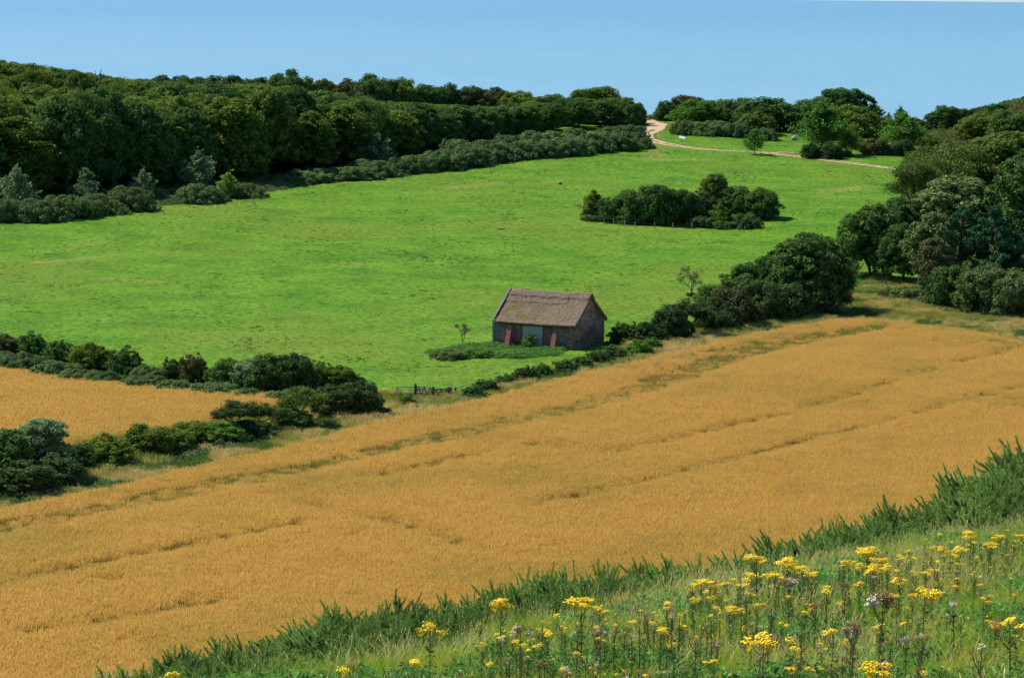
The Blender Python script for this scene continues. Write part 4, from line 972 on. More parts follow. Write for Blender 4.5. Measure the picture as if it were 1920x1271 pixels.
BK = [(-999, 'under the leftmost young tree'), (60, 'right of the leftmost young tree'), (115, 'under the second young tree'), (170, 'between the second and third young trees'), (230, 'under the slender young tree'), (580, 'in the shade left of the pair of saplings'), (650, 'below the bushy young tree'), (695, 'right below the bushy young tree'), (735, 'at the start of the bank'), (780, 'left of the short sapling'), (825, 'under the short sapling'),
      (865, 'right of the short sapling'), (910, 'under the little light sapling'), (960, 'right of the little light sapling'), (1005, 'above the far blue green hump'), (1050, 'below the small skyline bush'), (1095, 'below the domed tree'), (1145, 'near the end of the bank'), (1188, 'touching the sandy track')]
def T(kind, u, v, w, h, label, group=None, mat=None, **k):
    if label in (BL, BM, BR): label = label + (' upper row, ' if (u, v) in ((880, 296), (950, 284), (1010, 276), (1080, 270), (1140, 266), (1185, 260)) else ', ') + beside(u, BK)
    plant(kind, u, v, w, h, label, group, mat, **k)
# young trees and brambles along the foot of the wood
G1 = 'young trees at the foot of the wood'
for a in ((32, 402, 66, 88, 'leftmost grey green young tree standing above the brambles'), (63, 372, 40, 62, 'dark slim young tree close behind the leftmost young tree'), (161, 388, 54, 72, 'grey green young tree second from the left at the wood foot'),
          (215, 362, 20, 24, 'tiny sapling between two young trees at the wood foot'), (268, 378, 44, 60, 'slender yellow green young tree above the brown brambles'), (374, 362, 72, 78, 'largest round young tree at the foot of the wood'),
          (340, 350, 26, 36, 'faint shaded sapling just left of the largest young tree'), (646, 305, 34, 44, 'small pale young tree in the shade of the wood, left of the pair'), (706, 322, 66, 70, 'bushy young tree in the shade beside the bramble bank'),
          (686, 312, 20, 24, 'very small bright sapling in front of the bushy young tree'), (762, 290, 22, 28, 'small dark sapling to the right of the bushy young tree'), (832, 296, 26, 34, 'short sapling poking out of the bramble bank'), (935, 275, 26, 24, 'little light sapling on top of the bramble bank')):
    T('sapling', *a, G1)
T('sapling', 427, 372, 48, 48, 'small bright yellow green bush tree at the end of the left brambles', G1, L_LIGHT)
G2 = 'brambles along the foot of the wood'

for u, v, w, h, lb in ((5, 414, 90, 42, BL), (75, 414, 110, 40, BL), (130, 408, 120, 42, BL), (185, 402, 110, 38, BL), (245, 394, 100, 44, BL), (372, 380, 96, 34, 'bramble mound under the largest round young tree'), (400, 378, 60, 26, BM), (465, 370, 80, 26, BM),
                       (590, 340, 120, 24, BM), (660, 336, 100, 24, BM), (700, 330, 110, 30, BM), (740, 326, 90, 30, BR), (785, 322, 90, 32, BR), (830, 318, 100, 34, BR), (870, 312, 100, 36, BR), (920, 304, 110, 34, BR), (965, 298, 100, 32, BR), (1010, 294, 100, 32, BR), (1055, 290, 100, 32, BR),
                       (1100, 285, 110, 34, BR), (1150, 281, 100, 34, BR), (1190, 277, 80, 28, BR), (880, 296, 110, 34, BR), (950, 284, 100, 30, BR), (1010, 276, 100, 30, BR), (1080, 270, 110, 28, BR), (1140, 266, 110, 28, BR), (1185, 260, 60, 26, BR)):
    T('bramble', u, v, w, h, lb, G2, L_GREY if (u, v) in ((185, 402), (245, 394), (465, 370)) else None)
# trees behind the wood, on the skyline
G3 = 'bushes on the skyline behind the wood'
def B(u, y, w, h_top_v, label, mat, kind='bush', group=G3):
    q = standing(u, y); s = F_PX / dist(q); v0 = proj(q)[1]; h = (v0 - h_top_v) / s
    plant(kind, 0, 0, w / s * (1.3 if kind == 'bush' else 1), max(h, 1.2), label, group, mat, P=q, cat='bush' if kind == 'bush' else 'tree', name='skyline_bush' if kind == 'bush' else 'broadleaf_tree')
for a in ((300, 776, 84, 143, 'dark flat-topped bush at the left end of the dark skyline strip'), (345, 778, 84, 144, 'dark skyline bush left of the yellow treetop'), (400, 776, 84, 144, 'dark skyline bush just right of the yellow treetop'), (440, 778, 84, 143, 'dark skyline bush in the middle of the dark strip'), (485, 778, 84, 147, 'dark skyline bush beside the tall round tree')):
    B(*a, L_BLACK)
for u, y, w, tv, lb, mt in ((530, 764, 62, 132, 'round dark green tree standing clear of the wood on the skyline', L_DARK), (574, 766, 34, 146, 'small thin bush right of the round skyline tree', L_OLIVE), (605, 768, 46, 150, 'olive bush between the two big skyline trees', L_HILL),
                            (648, 768, 60, 149, 'brownish bush on the skyline left of the big dark tree', L_BROWN), (700, 762, 74, 141, 'biggest dark round tree on the skyline above the wood', L_DARK), (745, 764, 56, 148, 'lower right shoulder bush of the biggest skyline tree', L_OLIVE),
                            (800, 768, 62, 160, 'dark bush with brown tint on the skyline', L_DARK), (838, 768, 44, 158, 'small crown right of the brown tinted bush', L_BLACK), (880, 770, 60, 163, 'dark low skyline bush above the narrowing wood', L_BLACK), (925, 768, 60, 165, 'reddish dark skyline bush above the narrowing wood', L_BROWN), (965, 764, 60, 172, 'green rounded bush where the skyline dips', L_OLIVE),
                            (1025, 760, 70, 178, 'light olive bush on the skyline before the domed tree', L_OLIVE), (1113, 762, 84, 164, 'wide domed tree on the skyline near the track', L_OLIVE), (1065, 756, 50, 186, 'small bush left of the domed tree', L_HILL), (1165, 748, 60, 184, 'olive bush at the right end of the wood', L_OLIVE), (1186, 740, 34, 194, 'last dark bush of the wood beside the track', L_DARK)):
    B(u, y, w, tv, lb, mt)
# ---- coastal trees right of the track
G4 = 'coastal trees right of the track'
for kind, u, y, w, tv, lb, mt in (('bush', 1247, 762, 38, 190, 'small dark tree at the left end of the coastal trees', L_DARK), ('bush', 1283, 764, 54, 180, 'purple brown topped tree behind the left coastal trees', L_BROWN), ('bush', 1300, 745, 72, 188, 'bright green rounded tree at the left of the coastal trees', L_GREEN),
                                  ('bush', 1345, 755, 60, 188, 'brownish tree between the green and the dark coastal trees', L_OLIVE), ('bush', 1385, 745, 80, 186, 'broad mid green coastal tree left of the darkest one', L_DARK), ('bush', 1432, 735, 96, 184, 'darkest bulky tree in the middle of the coastal row', L_DARK), ('bush', 1415, 720, 60, 210, 'olive lower tree in front of the darkest coastal tree', L_HILL),
                                  ('bush', 1475, 750, 56, 194, 'plain green tree left of the high coastal crown', L_OLIVE), ('broad', 1575, 740, 124, 167, 'highest domed dark tree of the coastal row', L_DARK), ('bush', 1520, 748, 70, 182, 'left shoulder tree of the highest coastal dome', L_DARK), ('bush', 1590, 722, 90, 198, 'rounded green tree in front of the highest coastal dome', L_OLIVE),
                                  ('sapling', 1640, 735, 46, 200, 'thin dark tree right of the highest coastal dome', L_DARK), ('sapling', 1682, 738, 30, 200, 'small pointed sapling alone against the sea', L_DARK), ('sapling', 1660, 740, 22, 212, 'smallest sapling against the sea', L_DARK),
                                  ('bush', 1764, 752, 54, 199, 'round dark bush alone on the cliff top at the right', L_DARK), ('bush', 1800, 762, 44, 204, 'dark low bush at the foot of the right hill', L_BLACK), ('bush', 1700, 750, 60, 222, 'low reddish bush on the cliff top above the bracken', L_BROWN), ('bush', 1650, 750, 70, 224, 'low dark bush on the cliff top behind the saplings', L_BROWN)):
    B(u, y, w, tv, lb, mt, kind, G4)
for u, v, w, h, lb in ((1290, 252, 70, 26, 'bramble mound at the left of the strip under the coastal trees'), (1335, 254, 80, 28, 'bramble mound in the middle of the strip under the coastal trees'), (1375, 256, 70, 26, 'bramble mound under the mid green coastal tree'), (1432, 262, 60, 22, 'dark bramble under the darkest coastal tree'), (1590, 246, 70, 16, 'smooth green bramble hump left of the brown bracken'), (1240, 224, 60, 8, 'thin bramble strip at the top of the track')):
    T('bramble', u, v, w, h, lb, 'brambles under the coastal trees', L_BRAM)
T('sapling', 1415, 290, 40, 48, 'single upright bush standing beside the thin part of the track', None, L_GREEN)
G5 = 'trees on the green between track and bracken'
T('feathery', 1540, 290, 92, 96, 'light green feathery tree with thin trunks above the track', G5, L_GREEN, var=0)
T('bush', 1520, 297, 42, 28, 'dark bush at the left foot of the feathery tree', G5, L_BLACK); T('bush', 1558, 298, 46, 30, 'dark bush at the right foot of the feathery tree', G5, L_BLACK)
T('bush', 1545, 262, 60, 34, 'brownish bush behind the feathery tree', G5, L_BROWN)
T('feathery', 1590, 290, 38, 48, 'thin spindly tree with bare stems beside the feathery tree', G5, L_OLIVE, var=1)
T('bush', 1586, 294, 26, 12, 'tiny bush at the foot of the spindly tree', G5, L_DARK)
T('bush', 1615, 278, 40, 18, 'low green bush below the brown bracken', G5, L_OLIVE); T('bush', 1640, 290, 62, 30, 'brownish purple bush below the bracken', G5, L_BROWN)
T('feathery', 1692, 284, 84, 72, 'light green spreading tree in front of the bracken', G5, L_GREEN, var=1); T('bush', 1690, 292, 50, 30, 'dark bush under the light green spreading tree', G5, L_BLACK)
T('bush', 1735, 288, 50, 34, 'green bush half behind the big spreading tree', G5, L_OLIVE); T('feathery', 1722, 280, 36, 40, 'thin pale stemmed tree right of the spreading tree', G5, L_LIGHT, var=0)
T('bush', 1716, 290, 50, 16, 'low dark bush in shade below the pale stemmed tree', G5, L_BLACK)
# ---- thicket in the pasture
G6 = 'bushes of the fenced thicket'
for kind, u, v, w, h, lb, mt in (('sapling', 1113, 410, 50, 54, 'pointed brownish bush at the left tip of the thicket', L_OLIVE), ('scrub', 1105, 412, 40, 28, 'low dark bush below the pointed brownish bush', L_BLACK), ('scrub', 1148, 416, 70, 48, 'dark bush second from the left of the thicket', L_DARK), ('bush', 1195, 418, 92, 68, 'tall dark rounded bush of the thicket, left of centre', L_DARK),
                                 ('bush', 1238, 420, 92, 72, 'tallest dark rounded bush in the middle of the thicket', L_DARK), ('bush', 1280, 418, 80, 62, 'dark bush left of the olive tree in the thicket', L_DARK), ('bush', 1312, 412, 66, 50, 'dark bush under the olive tree of the thicket', L_BLACK), ('oval', 1338, 402, 58, 76, 'olive brown tree rising above the thicket', L_HILL),
                                 ('bush', 1382, 404, 84, 54, 'dark bush right of the olive tree in the thicket', L_DARK), ('bush', 1425, 408, 78, 56, 'dark rounded bush at the right end of the thicket', L_DARK), ('sapling', 1350, 424, 34, 46, 'small bright green bush in front of the thicket', L_LIGHT)):
    T(kind, u, v, w, h, lb, G6, mt)
T('bramble', 1318, 425, 56, 20, 'grey green bramble left of the small bright bush', G6, L_BRAM); T('bramble', 1392, 426, 74, 26, 'grey green bramble right of the small bright bush', G6, L_BRAM)
T('bramble', 1352, 428, 46, 14, 'dark bramble at the foot of the small bright bush', G6, L_DARK); T('bramble', 1108, 414, 40, 12, 'low pale twiggy bramble at the left tip of the thicket', G6, L_GREY)
# ---- trees at the right
G7 = 'big trees at the right edge'
BG = {'front': 0}
for kind, u, v, w, h, lb, mt, va in (('broad', 1900, 400, 190, 150, 'deep green big tree high at the right edge above the pines', L_OLIVE, 0), ('broad', 1945, 470, 190, 190, 'dark tall tree cut by the right edge behind the pines', L_DARK, 1),
                                     ('spreading', 1765, 400, 180, 128, 'wide spreading tree whose bare limbs show through an olive crown', L_HILL, 0), ('spreading', 1700, 425, 130, 118, 'olive brown tree sloping down to the pasture in front of the spreading tree', L_HILL, 1), ('broad', 1850, 350, 110, 70, 'olive tree in front of the brown hill', L_HILL, 2),
                                     ('broad', 1800, 450, 170, 118, 'grey olive rounded crown below the spreading tree', L_GREY, 3), ('broad', 1740, 440, 110, 80, 'grey olive lower crown left of the rounded one', L_GREY, 4), ('broad', 1690, 455, 100, 84, 'dark small crown between the olive tree and the dark green tree', L_DARK, 1),
                                     ('broad', 1632, 522, 124, 138, 'dark green tree overhanging the pasture at the left of the right hand trees', L_DARK, 0), ('broad', 1690, 532, 90, 112, 'dark tree with hanging foliage right of the overhanging one', L_DARK, 2), ('oval', 1742, 540, 108, 140, 'light olive rounded tree rising between dark trees', L_GREY, 0),
                                     ('oval', 1752, 556, 80, 110, 'grey brown tree below the light olive one', L_BROWN, 1), ('pine', 1800, 535, 120, 150, 'dark blue green pine in the middle of the right trees', None, 0), ('pine', 1862, 545, 120, 156, 'dark blue green pine nearest the right edge', None, 1), ('pine', 1842, 450, 76, 100, 'smaller pine with reddish trunk standing higher up', None, 0), ('pine', 1925, 545, 110, 150, 'dark pine cut off by the right edge', None, 1)):
    T(kind, u, v, w, h, lb, G7, mt, var=va)
for kind, u, v, w, h, lb, mt in (('bush', 1785, 578, 90, 80, 'dark green bush in front of the pines', L_DARK), ('bush', 1845, 590, 120, 92, 'big grey olive bush at the edge of the oat field', L_GREY), ('bush', 1900, 596, 100, 84, 'grey olive bush at the right picture edge by the oat field', L_GREY), ('bush', 1750, 562, 50, 50, 'small dark shrub at the left foot of the pines', L_BLACK),
                                 ('bush', 1835, 258, 80, 44, 'light green bush on the slope of the brown hill', L_OLIVE), ('bush', 1895, 268, 90, 60, 'green bush on the brown hill at the right edge', L_DARK), ('bush', 1790, 300, 60, 34, 'low olive bush behind the spreading tree', L_HILL), ('bush', 1870, 300, 100, 50, 'olive bush in front of the hill above the deep green tree', L_HILL), ('bush', 1875, 212, 50, 18, 'dark scrubby bush halfway up the brown hill', L_DARK), ('bush', 1920, 300, 80, 50, 'pale olive bush cut by the right edge below the hill', L_OLIVE)):
    T(kind, u, v, w, h, lb, 'bushes around the right hand trees', mt)
for u, v, w, h, lb in ((1668, 560, 60, 22, 'weedy grey green bramble in the field corner'), (1705, 566, 80, 30, 'larger weedy bramble in the field corner below the dark tree'), (1738, 575, 50, 22, 'brown tinted bramble at the foot of the corner trees')):
    T('bramble', u, v, w, h, lb, 'brambles in the field corner', L_GREY)
# ---- hedges
G8 = 'bushes of the middle hedge'
for kind, u, v, w, h, lb, mt in \
        [(k_, a, b, c, d, e, L_BLACK if i % 2 else L_DARK) for i, (k_, a, b, c, d, e) in enumerate((('scrub', 888, 745, 42, 26, 'first small bush right of the gate rail'), ('scrub', 912, 737, 42, 28, 'second small bush right of the gate rail'), ('scrub', 950, 722, 44, 22, 'small hedge bush below the barn nettles'), ('scrub', 985, 715, 46, 30, 'small bush straight below the white barn doorway'), ('scrub', 1018, 704, 42, 24, 'tiny gappy bush below the right buttress'),
                                 ('scrub', 1060, 698, 46, 26, 'rounded small bush below the barn corner'), ('scrub', 1092, 690, 40, 24, 'small bush below the barn gable'), ('scrub', 1118, 681, 42, 26, 'small bush right of and below the barn gable'), ('scrub', 1150, 674, 56, 28, 'last small bush before the taller hedge')))]:
    T(kind, u, v, w * 1.2, h, lb, G8, mt)
for kind, u, v, w, h, lb, mt in (('scrub', 1198, 665, 46, 30, 'bright green small bush in front of the hedge', L_GREEN), ('scrub', 1222, 655, 34, 24, 'bright green small bush touching the tall hedge', L_GREEN), ('scrub', 1168, 645, 46, 42, 'spiky dark bush at the left end of the tall hedge', L_BLACK), ('scrub', 1212, 646, 70, 48, 'dark bush second in the tall hedge', L_BLACK),
                                 ('bush', 1258, 636, 64, 58, 'dark bush third in the tall hedge', L_BLACK), ('thorn', 1300, 630, 96, 68, 'olive topped thorn bush in the tall hedge', L_BLACK), ('bush', 1340, 622, 80, 64, 'dark hedge bush between the thorn bush and the brownish one', L_BLACK), ('bush', 1372, 612, 84, 74, 'brownish topped hedge bush', L_BROWN), ('bush', 1415, 605, 90, 80, 'dark bush in front of the hedge trees', L_BLACK),
                                 ('bush', 1350, 578, 80, 46, 'green bush on the pasture side of the hedge', L_DARK), ('broad', 1405, 580, 92, 88, 'dark green small tree at the left of the hedge trees', L_DARK), ('broad', 1450, 582, 84, 112, 'tree left of the biggest hedge tree', L_DARK), ('broad', 1514, 586, 130, 148, 'biggest rounded tree of the hedge', L_DARK), ('thorn', 1556, 582, 84, 92, 'dark thorn tree leaning out at the right end of the hedge', L_BLACK),
                                 ('bush', 1470, 598, 90, 66, 'dark low bush under the hedge trees', L_BLACK), ('bush', 1520, 592, 90, 54, 'dark low bush under the biggest hedge tree', L_BLACK)):
    T(kind, u, v, w * 1.2, h, lb, G8, mt)
T('bare', 1297, 553, 62, 52, 'small bare twisted tree in the pasture above the hedge', None, L_BROWN, var=0); T('scrub', 1296, 555, 22, 8, 'dark tuft at the foot of the bare twisted tree', None, L_DARK)
T('bare', 867, 646, 36, 42, 'small bare forked tree left of the barn', None, L_HILL, var=1)
T('sapling', 994, 654, 32, 30, 'bright green elder bush in front of the pale doorway', None, L_LIGHT, name='elder_bush', cat='bush', var=1)
T('bramble', 842, 671, 76, 17, 'grey green bramble beneath the bare forked tree', 'brambles by the barn', L_GREY); T('bramble', 895, 668, 70, 15, 'green bramble between the forked tree and the barn', 'brambles by the barn', L_NETTLE); T('bramble', 960, 668, 90, 11, 'low green bramble below the left buttress', 'brambles by the barn', L_NETTLE)
G9 = 'bushes of the upper left hedge'
for kind, u, v, w, h, lb, mt in (('bush', 8, 668, 66, 42, 'purplish dark bush at the left picture edge in the upper hedge', L_BROWN), ('scrub', 55, 668, 62, 48, 'round dark bush second from the left in the upper hedge', L_DARK), ('scrub', 112, 678, 54, 42, 'dark bush third from the left in the upper hedge', L_DARK), ('bush', 168, 698, 68, 56, 'olive dark bush left of the twin bushes', L_OLIVE), ('scrub', 232, 705, 64, 58, 'grey green bush with upright shoots in the upper hedge', L_DARK),
                                 ('scrub', 322, 716, 48, 46, 'dark bush beside the brown twiggy bush', L_DARK), ('scrub', 362, 718, 48, 56, 'brown twiggy bush in the upper hedge', L_BROWN), ('bush', 428, 730, 64, 58, 'dark bush at the left of the dense clump', L_DARK), ('bush', 470, 734, 70, 62, 'blue green bush in the dense clump', L_TEAL), ('bush', 512, 738, 76, 74, 'dark tall bush in the middle of the dense clump', L_DARK),
                                 ('bush', 552, 740, 64, 76, 'tallest bush at the right of the dense clump', L_BLACK), ('scrub', 592, 728, 50, 54, 'thin olive bush right of the dense clump', L_OLIVE), ('bush', 636, 728, 56, 42, 'olive bush behind the black hedge bush', L_OLIVE), ('scrub', 672, 728, 26, 28, 'small bush peeping over the black hedge bush', L_DARK)):
    T(kind, u, v, w * 1.3, h, lb, G9, mt)
GB = 'bramble bank under the upper left hedge'
for i, (u, v, w, h) in enumerate(((-20, 684, 100, 30), (45, 696, 110, 34), (100, 708, 110, 34), (150, 718, 90, 26), (205, 722, 90, 26), (270, 732, 100, 28), (280, 720, 80, 34), (330, 738, 90, 26), (400, 744, 100, 28), (470, 752, 90, 24), (530, 756, 80, 26))):
    T('bramble', u, v, w, h, 'weedy dull bramble of the hedge bank, ' + ['at the left picture edge', 'below the round dark bush', 'below the third dark bush', 'below the olive dark bush', 'left of the upright shoots', 'right of the upright shoots', 'tallest behind the weeds', 'below the brown twiggy bush', 'below the dense clump', 'near the tip of the small oat field', 'at the tip of the small oat field'][i], GB, L_BRAM if i % 3 else L_GREY)
G10 = 'bushes of the lower left hedge'
for kind, u, v, w, h, lb, mt in (('bush', 628, 782, 66, 60, 'left half of the black hedge bush near the gate', L_BLACK), ('bush', 672, 778, 74, 64, 'right half of the black hedge bush near the gate', L_BLACK), ('thorn', 566, 796, 88, 74, 'olive thorn tree between the black bush and the spreading hawthorn', L_HILL), ('scrub', 548, 800, 46, 30, 'bright green bush at the foot of the olive thorn tree', L_GREEN),
                                 ('thorn', 492, 812, 76, 60, 'right one of the two spreading dark hawthorns', L_BLACK), ('thorn', 445, 818, 92, 70, 'left one of the two spreading dark hawthorns', L_BLACK), ('bush', 470, 822, 80, 36, 'dark low bush under the two spreading hawthorns', L_BLACK), ('bush', 548, 802, 60, 34, 'dark low bush under the olive thorn tree', L_DARK), ('bush', 418, 830, 70, 40, 'light green rounded bush below the left hawthorn', L_GREEN), ('bush', 365, 835, 86, 44, 'green hedge bush left of the light rounded one', L_OLIVE), ('bush', 325, 845, 66, 44, 'low green hedge bush in the middle of the row', L_OLIVE),
                                 ('bush', 280, 856, 86, 62, 'tallest green bush in the middle of the lower hedge', L_OLIVE), ('scrub', 205, 872, 96, 62, 'spiky green bush left of the tallest one', L_OLIVE), ('bush', 148, 884, 56, 50, 'small green bush beside the open crowned tree', L_DARK), ('oval', 78, 896, 92, 112, 'open crowned grey green tree of the lower hedge', L_TEAL), ('bush', 100, 908, 90, 60, 'dark bush under the open crowned tree', L_BLACK),
                                 ('oval', 12, 912, 90, 108, 'tall dark tree at the left picture edge in the lower hedge', L_DARK), ('bush', 40, 925, 110, 62, 'big black bush at the left picture edge', L_BLACK), ('scrub', 718, 784, 44, 22, 'low dark bush at the right end of the black hedge bush', L_DARK), ('scrub', 762, 760, 34, 20, 'small green bush in front of the field gate', L_DARK), ('bush', -40, 920, 110, 100, 'bush just outside the left picture edge', L_DARK)):
    T(kind, u, v, w * 1.25, h, lb, G10, mt)
print('plants', len(bpy.data.objects))

# ------------------------------------------------------------------ foreground slope
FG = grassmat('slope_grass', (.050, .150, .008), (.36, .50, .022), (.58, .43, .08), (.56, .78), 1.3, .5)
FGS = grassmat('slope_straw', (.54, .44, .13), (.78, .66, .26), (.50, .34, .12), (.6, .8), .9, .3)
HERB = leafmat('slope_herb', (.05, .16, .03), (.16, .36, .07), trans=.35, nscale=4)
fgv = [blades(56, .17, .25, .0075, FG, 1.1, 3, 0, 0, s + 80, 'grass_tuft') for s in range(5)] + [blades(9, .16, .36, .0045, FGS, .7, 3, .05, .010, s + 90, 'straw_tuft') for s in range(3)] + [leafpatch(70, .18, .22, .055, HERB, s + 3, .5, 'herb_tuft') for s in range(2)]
gx, gy = np.meshgrid(np.arange(-14, 20, .15), np.arange(16, 84, .18)); gx = gx.ravel() + rng.uniform(-.07, .07, gx.size); gy = gy.ravel() + rng.uniform(-.07, .07, gy.size)
k = ((gy < edge_y(gx) - 2.7) | ((gy < edge_y(gx) - .9) & (rng.random(len(gx)) < .35))) & (np.abs(gx) < gy * .184 + 6.5) & (gy > 18); gx, gy = gx[k], gy[k]
st_ = vnoise(gx, gy, 2.6, 41) + .45 * sstep(-7, -1, gy - edge_y(gx)) ; hb = vnoise(gx, gy, .9, 42)
vi = rng.integers(0, 5, len(gx)); m_ = rng.random(len(gx)) < .15 + .36 * sstep(.45, .95, st_); vi[m_] = rng.integers(5, 8, m_.sum()); m_ = (hb > .50) & (rng.random(len(gx)) < .65); vi[m_] = rng.integers(8, 10, m_.sum())
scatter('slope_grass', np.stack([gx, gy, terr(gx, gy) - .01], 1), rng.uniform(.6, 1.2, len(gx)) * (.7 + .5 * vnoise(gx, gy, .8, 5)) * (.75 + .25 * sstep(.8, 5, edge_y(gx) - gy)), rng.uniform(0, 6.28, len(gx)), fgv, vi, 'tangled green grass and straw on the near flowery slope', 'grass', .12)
print('slope grass', len(gx))

def gorse_mesh(seed, w=1.6, h=.85, n=210):
    g = np.random.default_rng(seed); V = []; 
    mbs = MB(); pos_, dirs, ln = [], [], []
    for i in range(n):
        a = g.uniform(0, 6.28); r = math.sqrt(g.random()) * .93; top = h * (1 - .55 * r * r) * (.66 + .34 * math.sin(a * 2 + seed * 2.1 + r * 5)) * g.uniform(.85, 1.0)
        p = np.array([math.cos(a) * r * w * .5, math.sin(a) * r * w * .5, top * g.uniform(.45, .95)]); d = np.array([math.cos(a) * r * 1.25, math.sin(a) * r * 1.25, 1.05 - .5 * r]) + g.normal(0, .34, 3); d[2] = abs(d[2]); d /= np.linalg.norm(d)
        pos_.append(p); dirs.append(d); ln.append(g.uniform(.16, .32) if g.random() < .85 else g.uniform(.32, .5))
    Vn = []; T = []
    for p, d, l in zip(pos_, dirs, ln):
        mbs.tube([p - d * .1, p + d * l * .95], [.006, .003], 3)
        a1 = np.cross(d, [0.3, 1, .2]); a1 /= np.linalg.norm(a1); b1 = np.cross(d, a1); m = int(190 * l / .26)
        t = g.random(m); th = g.uniform(0, 6.28, m); rad = (.060 - .034 * t ** 1.5) * g.uniform(.7, 1.25, m)
        c = p + d * (t * l)[:, None]; o = (np.cos(th)[:, None] * a1 + np.sin(th)[:, None] * b1); e = c + o * rad[:, None] + d * (.026 * g.uniform(.4, 1.4, m))[:, None]
        s = np.cross(o, d) * .0056 + d * .001; Vn.append(np.stack([c - s, c + s, e], 1).reshape(-1, 3)); T.append(np.repeat(g.random(m) * .6 + .4 * t, 3))
    Vn = np.concatenate(Vn); T = np.concatenate(T); F = np.arange(len(Vn)).reshape(-1, 3)
    # dense inner needles and core, tinted dark as painted shade in the gaps
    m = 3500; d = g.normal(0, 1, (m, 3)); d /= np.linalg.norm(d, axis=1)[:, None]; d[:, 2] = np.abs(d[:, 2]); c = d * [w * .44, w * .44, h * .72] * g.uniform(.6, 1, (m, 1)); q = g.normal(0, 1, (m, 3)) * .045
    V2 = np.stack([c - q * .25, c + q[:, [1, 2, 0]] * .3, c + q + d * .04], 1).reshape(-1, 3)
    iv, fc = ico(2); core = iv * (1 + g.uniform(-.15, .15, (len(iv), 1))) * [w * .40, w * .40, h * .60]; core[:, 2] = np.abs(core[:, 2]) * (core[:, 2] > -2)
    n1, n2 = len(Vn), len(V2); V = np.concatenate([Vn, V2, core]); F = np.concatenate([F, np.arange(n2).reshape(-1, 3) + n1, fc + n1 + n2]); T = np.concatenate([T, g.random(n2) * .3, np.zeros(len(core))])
    return mesh('foliage', V, F, [L_GORSE], tint=T), mbs.build('stem', [BARK])
GV = [gorse_mesh(s) for s in (1, 2, 3, 4)]
GH = [float(np.percentile([v.co.z for v in g[0].vertices], 99.3)) for g in GV]
def at_top(u, v, h):
    return at(u, v, h)
def gorse(u, vtop, wpx, h, label, back=0.0, dvar=0):
    """bush whose top stands at pixel (u, vtop) on the crest line"""
    best = None
    for y in np.arange(18, 78, .1):
        x = (u - 960) / F_PX * y
        if y > edge_y(x) + back: break
        best = (x, y)
    x, y = best; z = float(terr(x, y)); s = F_PX / dist([x, y, z]); v0 = proj([x, y, z])[1]; H = (v0 - vtop) / s
    k = int(rng.integers(4)); cm, sm_ = GV[k]; w = wpx / s / 1.75 * rng.uniform(.9, 1.15); w = max(w, .48)
    ztop = z + H; sz = w * rng.uniform(.95, 1.15); zb = ztop - GH[k] * sz
    o = empty('gorse_bush', (x, y, zb), float(rng.uniform(0, 6.28)))
    link('foliage', cm, o); link('stem', sm_, o); o.scale = (w, w, sz); tag(o, label, 'gorse', 'gorse bushes along the crest of the near slope')
def zone(u, v):
    """where on the near slope, in words"""
    a = [b for q, b in ((-999, 'at the low left end of the slope'), (500, 'left of the large many headed ragwort'), (830, 'beside the large many headed ragwort'), (1010, 'below the dense middle gorse clump'), (1180, 'right of the middle gorse clump'), (1340, 'under the bright highest ragwort'), (1500, 'below the two spiky gorse shoots'),
                        (1620, 'around the tall brown dead ragwort'), (1720, 'near the large flat headed ragwort'), (1830, 'below the tall gorse at the right edge'), (1925, 'just beyond the right picture edge')) if q <= u][-1]
    d = v - np.interp(u, [0, 1000, 1900], [1330, 1120, 985]); return a, ('up by the crest' if d < 45 else 'halfway down' if d < 120 else 'near the bottom edge')
GR = None
SK = [(-60, 1350), (10, 1335), (80, 1312), (150, 1290), (215, 1268), (260, 1250), (330, 1222), (390, 1212), (450, 1208), (500, 1196), (560, 1175), (610, 1142), (680, 1135), (760, 1124), (800, 1150), (850, 1122), (900, 1118), (960, 1104), (1020, 1072), (1100, 1062), (1140, 1062), (1180, 1078), (1240, 1060), (1300, 1048), (1370, 1048), (1440, 1030), (1500, 1005), (1560, 985), (1600, 985), (1660, 962), (1720, 945), (1800, 940), (1850, 890), (1890, 870), (1930, 842), (1990, 830), (2050, 822), (2110, 812), (2170, 800), (2230, 792)]
gz = lambda u: zone(u, 900)[0]
named = {1890: 'tall gorse bush rising at the right picture edge', 1930: 'highest gorse bush, cut off by the right picture edge', 1100: 'dense dark gorse clump standing up in the middle of the crest', 680: 'broad dark gorse clump left of the first ragwort heads', 215: 'lowest gorse bush, at the bottom left end of the crest', 1560: 'gorse bush with two long spiky shoots on the right part of the crest'}
for i, (u, tv) in enumerate(SK):
    lb = named.get(u) or 'spiny gorse bush on the crest skyline, ' + gz(u)
    gorse(u, tv + 2, 190 if u < 1800 else 230, 1, lb, 1.0)
    tv2 = np.interp(u + 28, [a for a, b in SK], [b for a, b in SK]) + rng.uniform(8, 26)
    gorse(u + 28, tv2 + 10, 140, 1, 'lower gorse bush on the crest, ' + gz(u + 28), .2)
    gorse(u - 10, tv + rng.uniform(26, 42), 170, 1, 'second row gorse bush, ' + gz(u - 10), -.6)
    gorse(u + 10, tv + rng.uniform(54, 74), 160, 1, 'gorse bush nearest the flowers, ' + gz(u + 10), -1.5)
    gorse(u + 32, tv + rng.uniform(64, 90), 130, 1, 'low gorse bush among the first grasses, ' + gz(u + 32), -2.3)

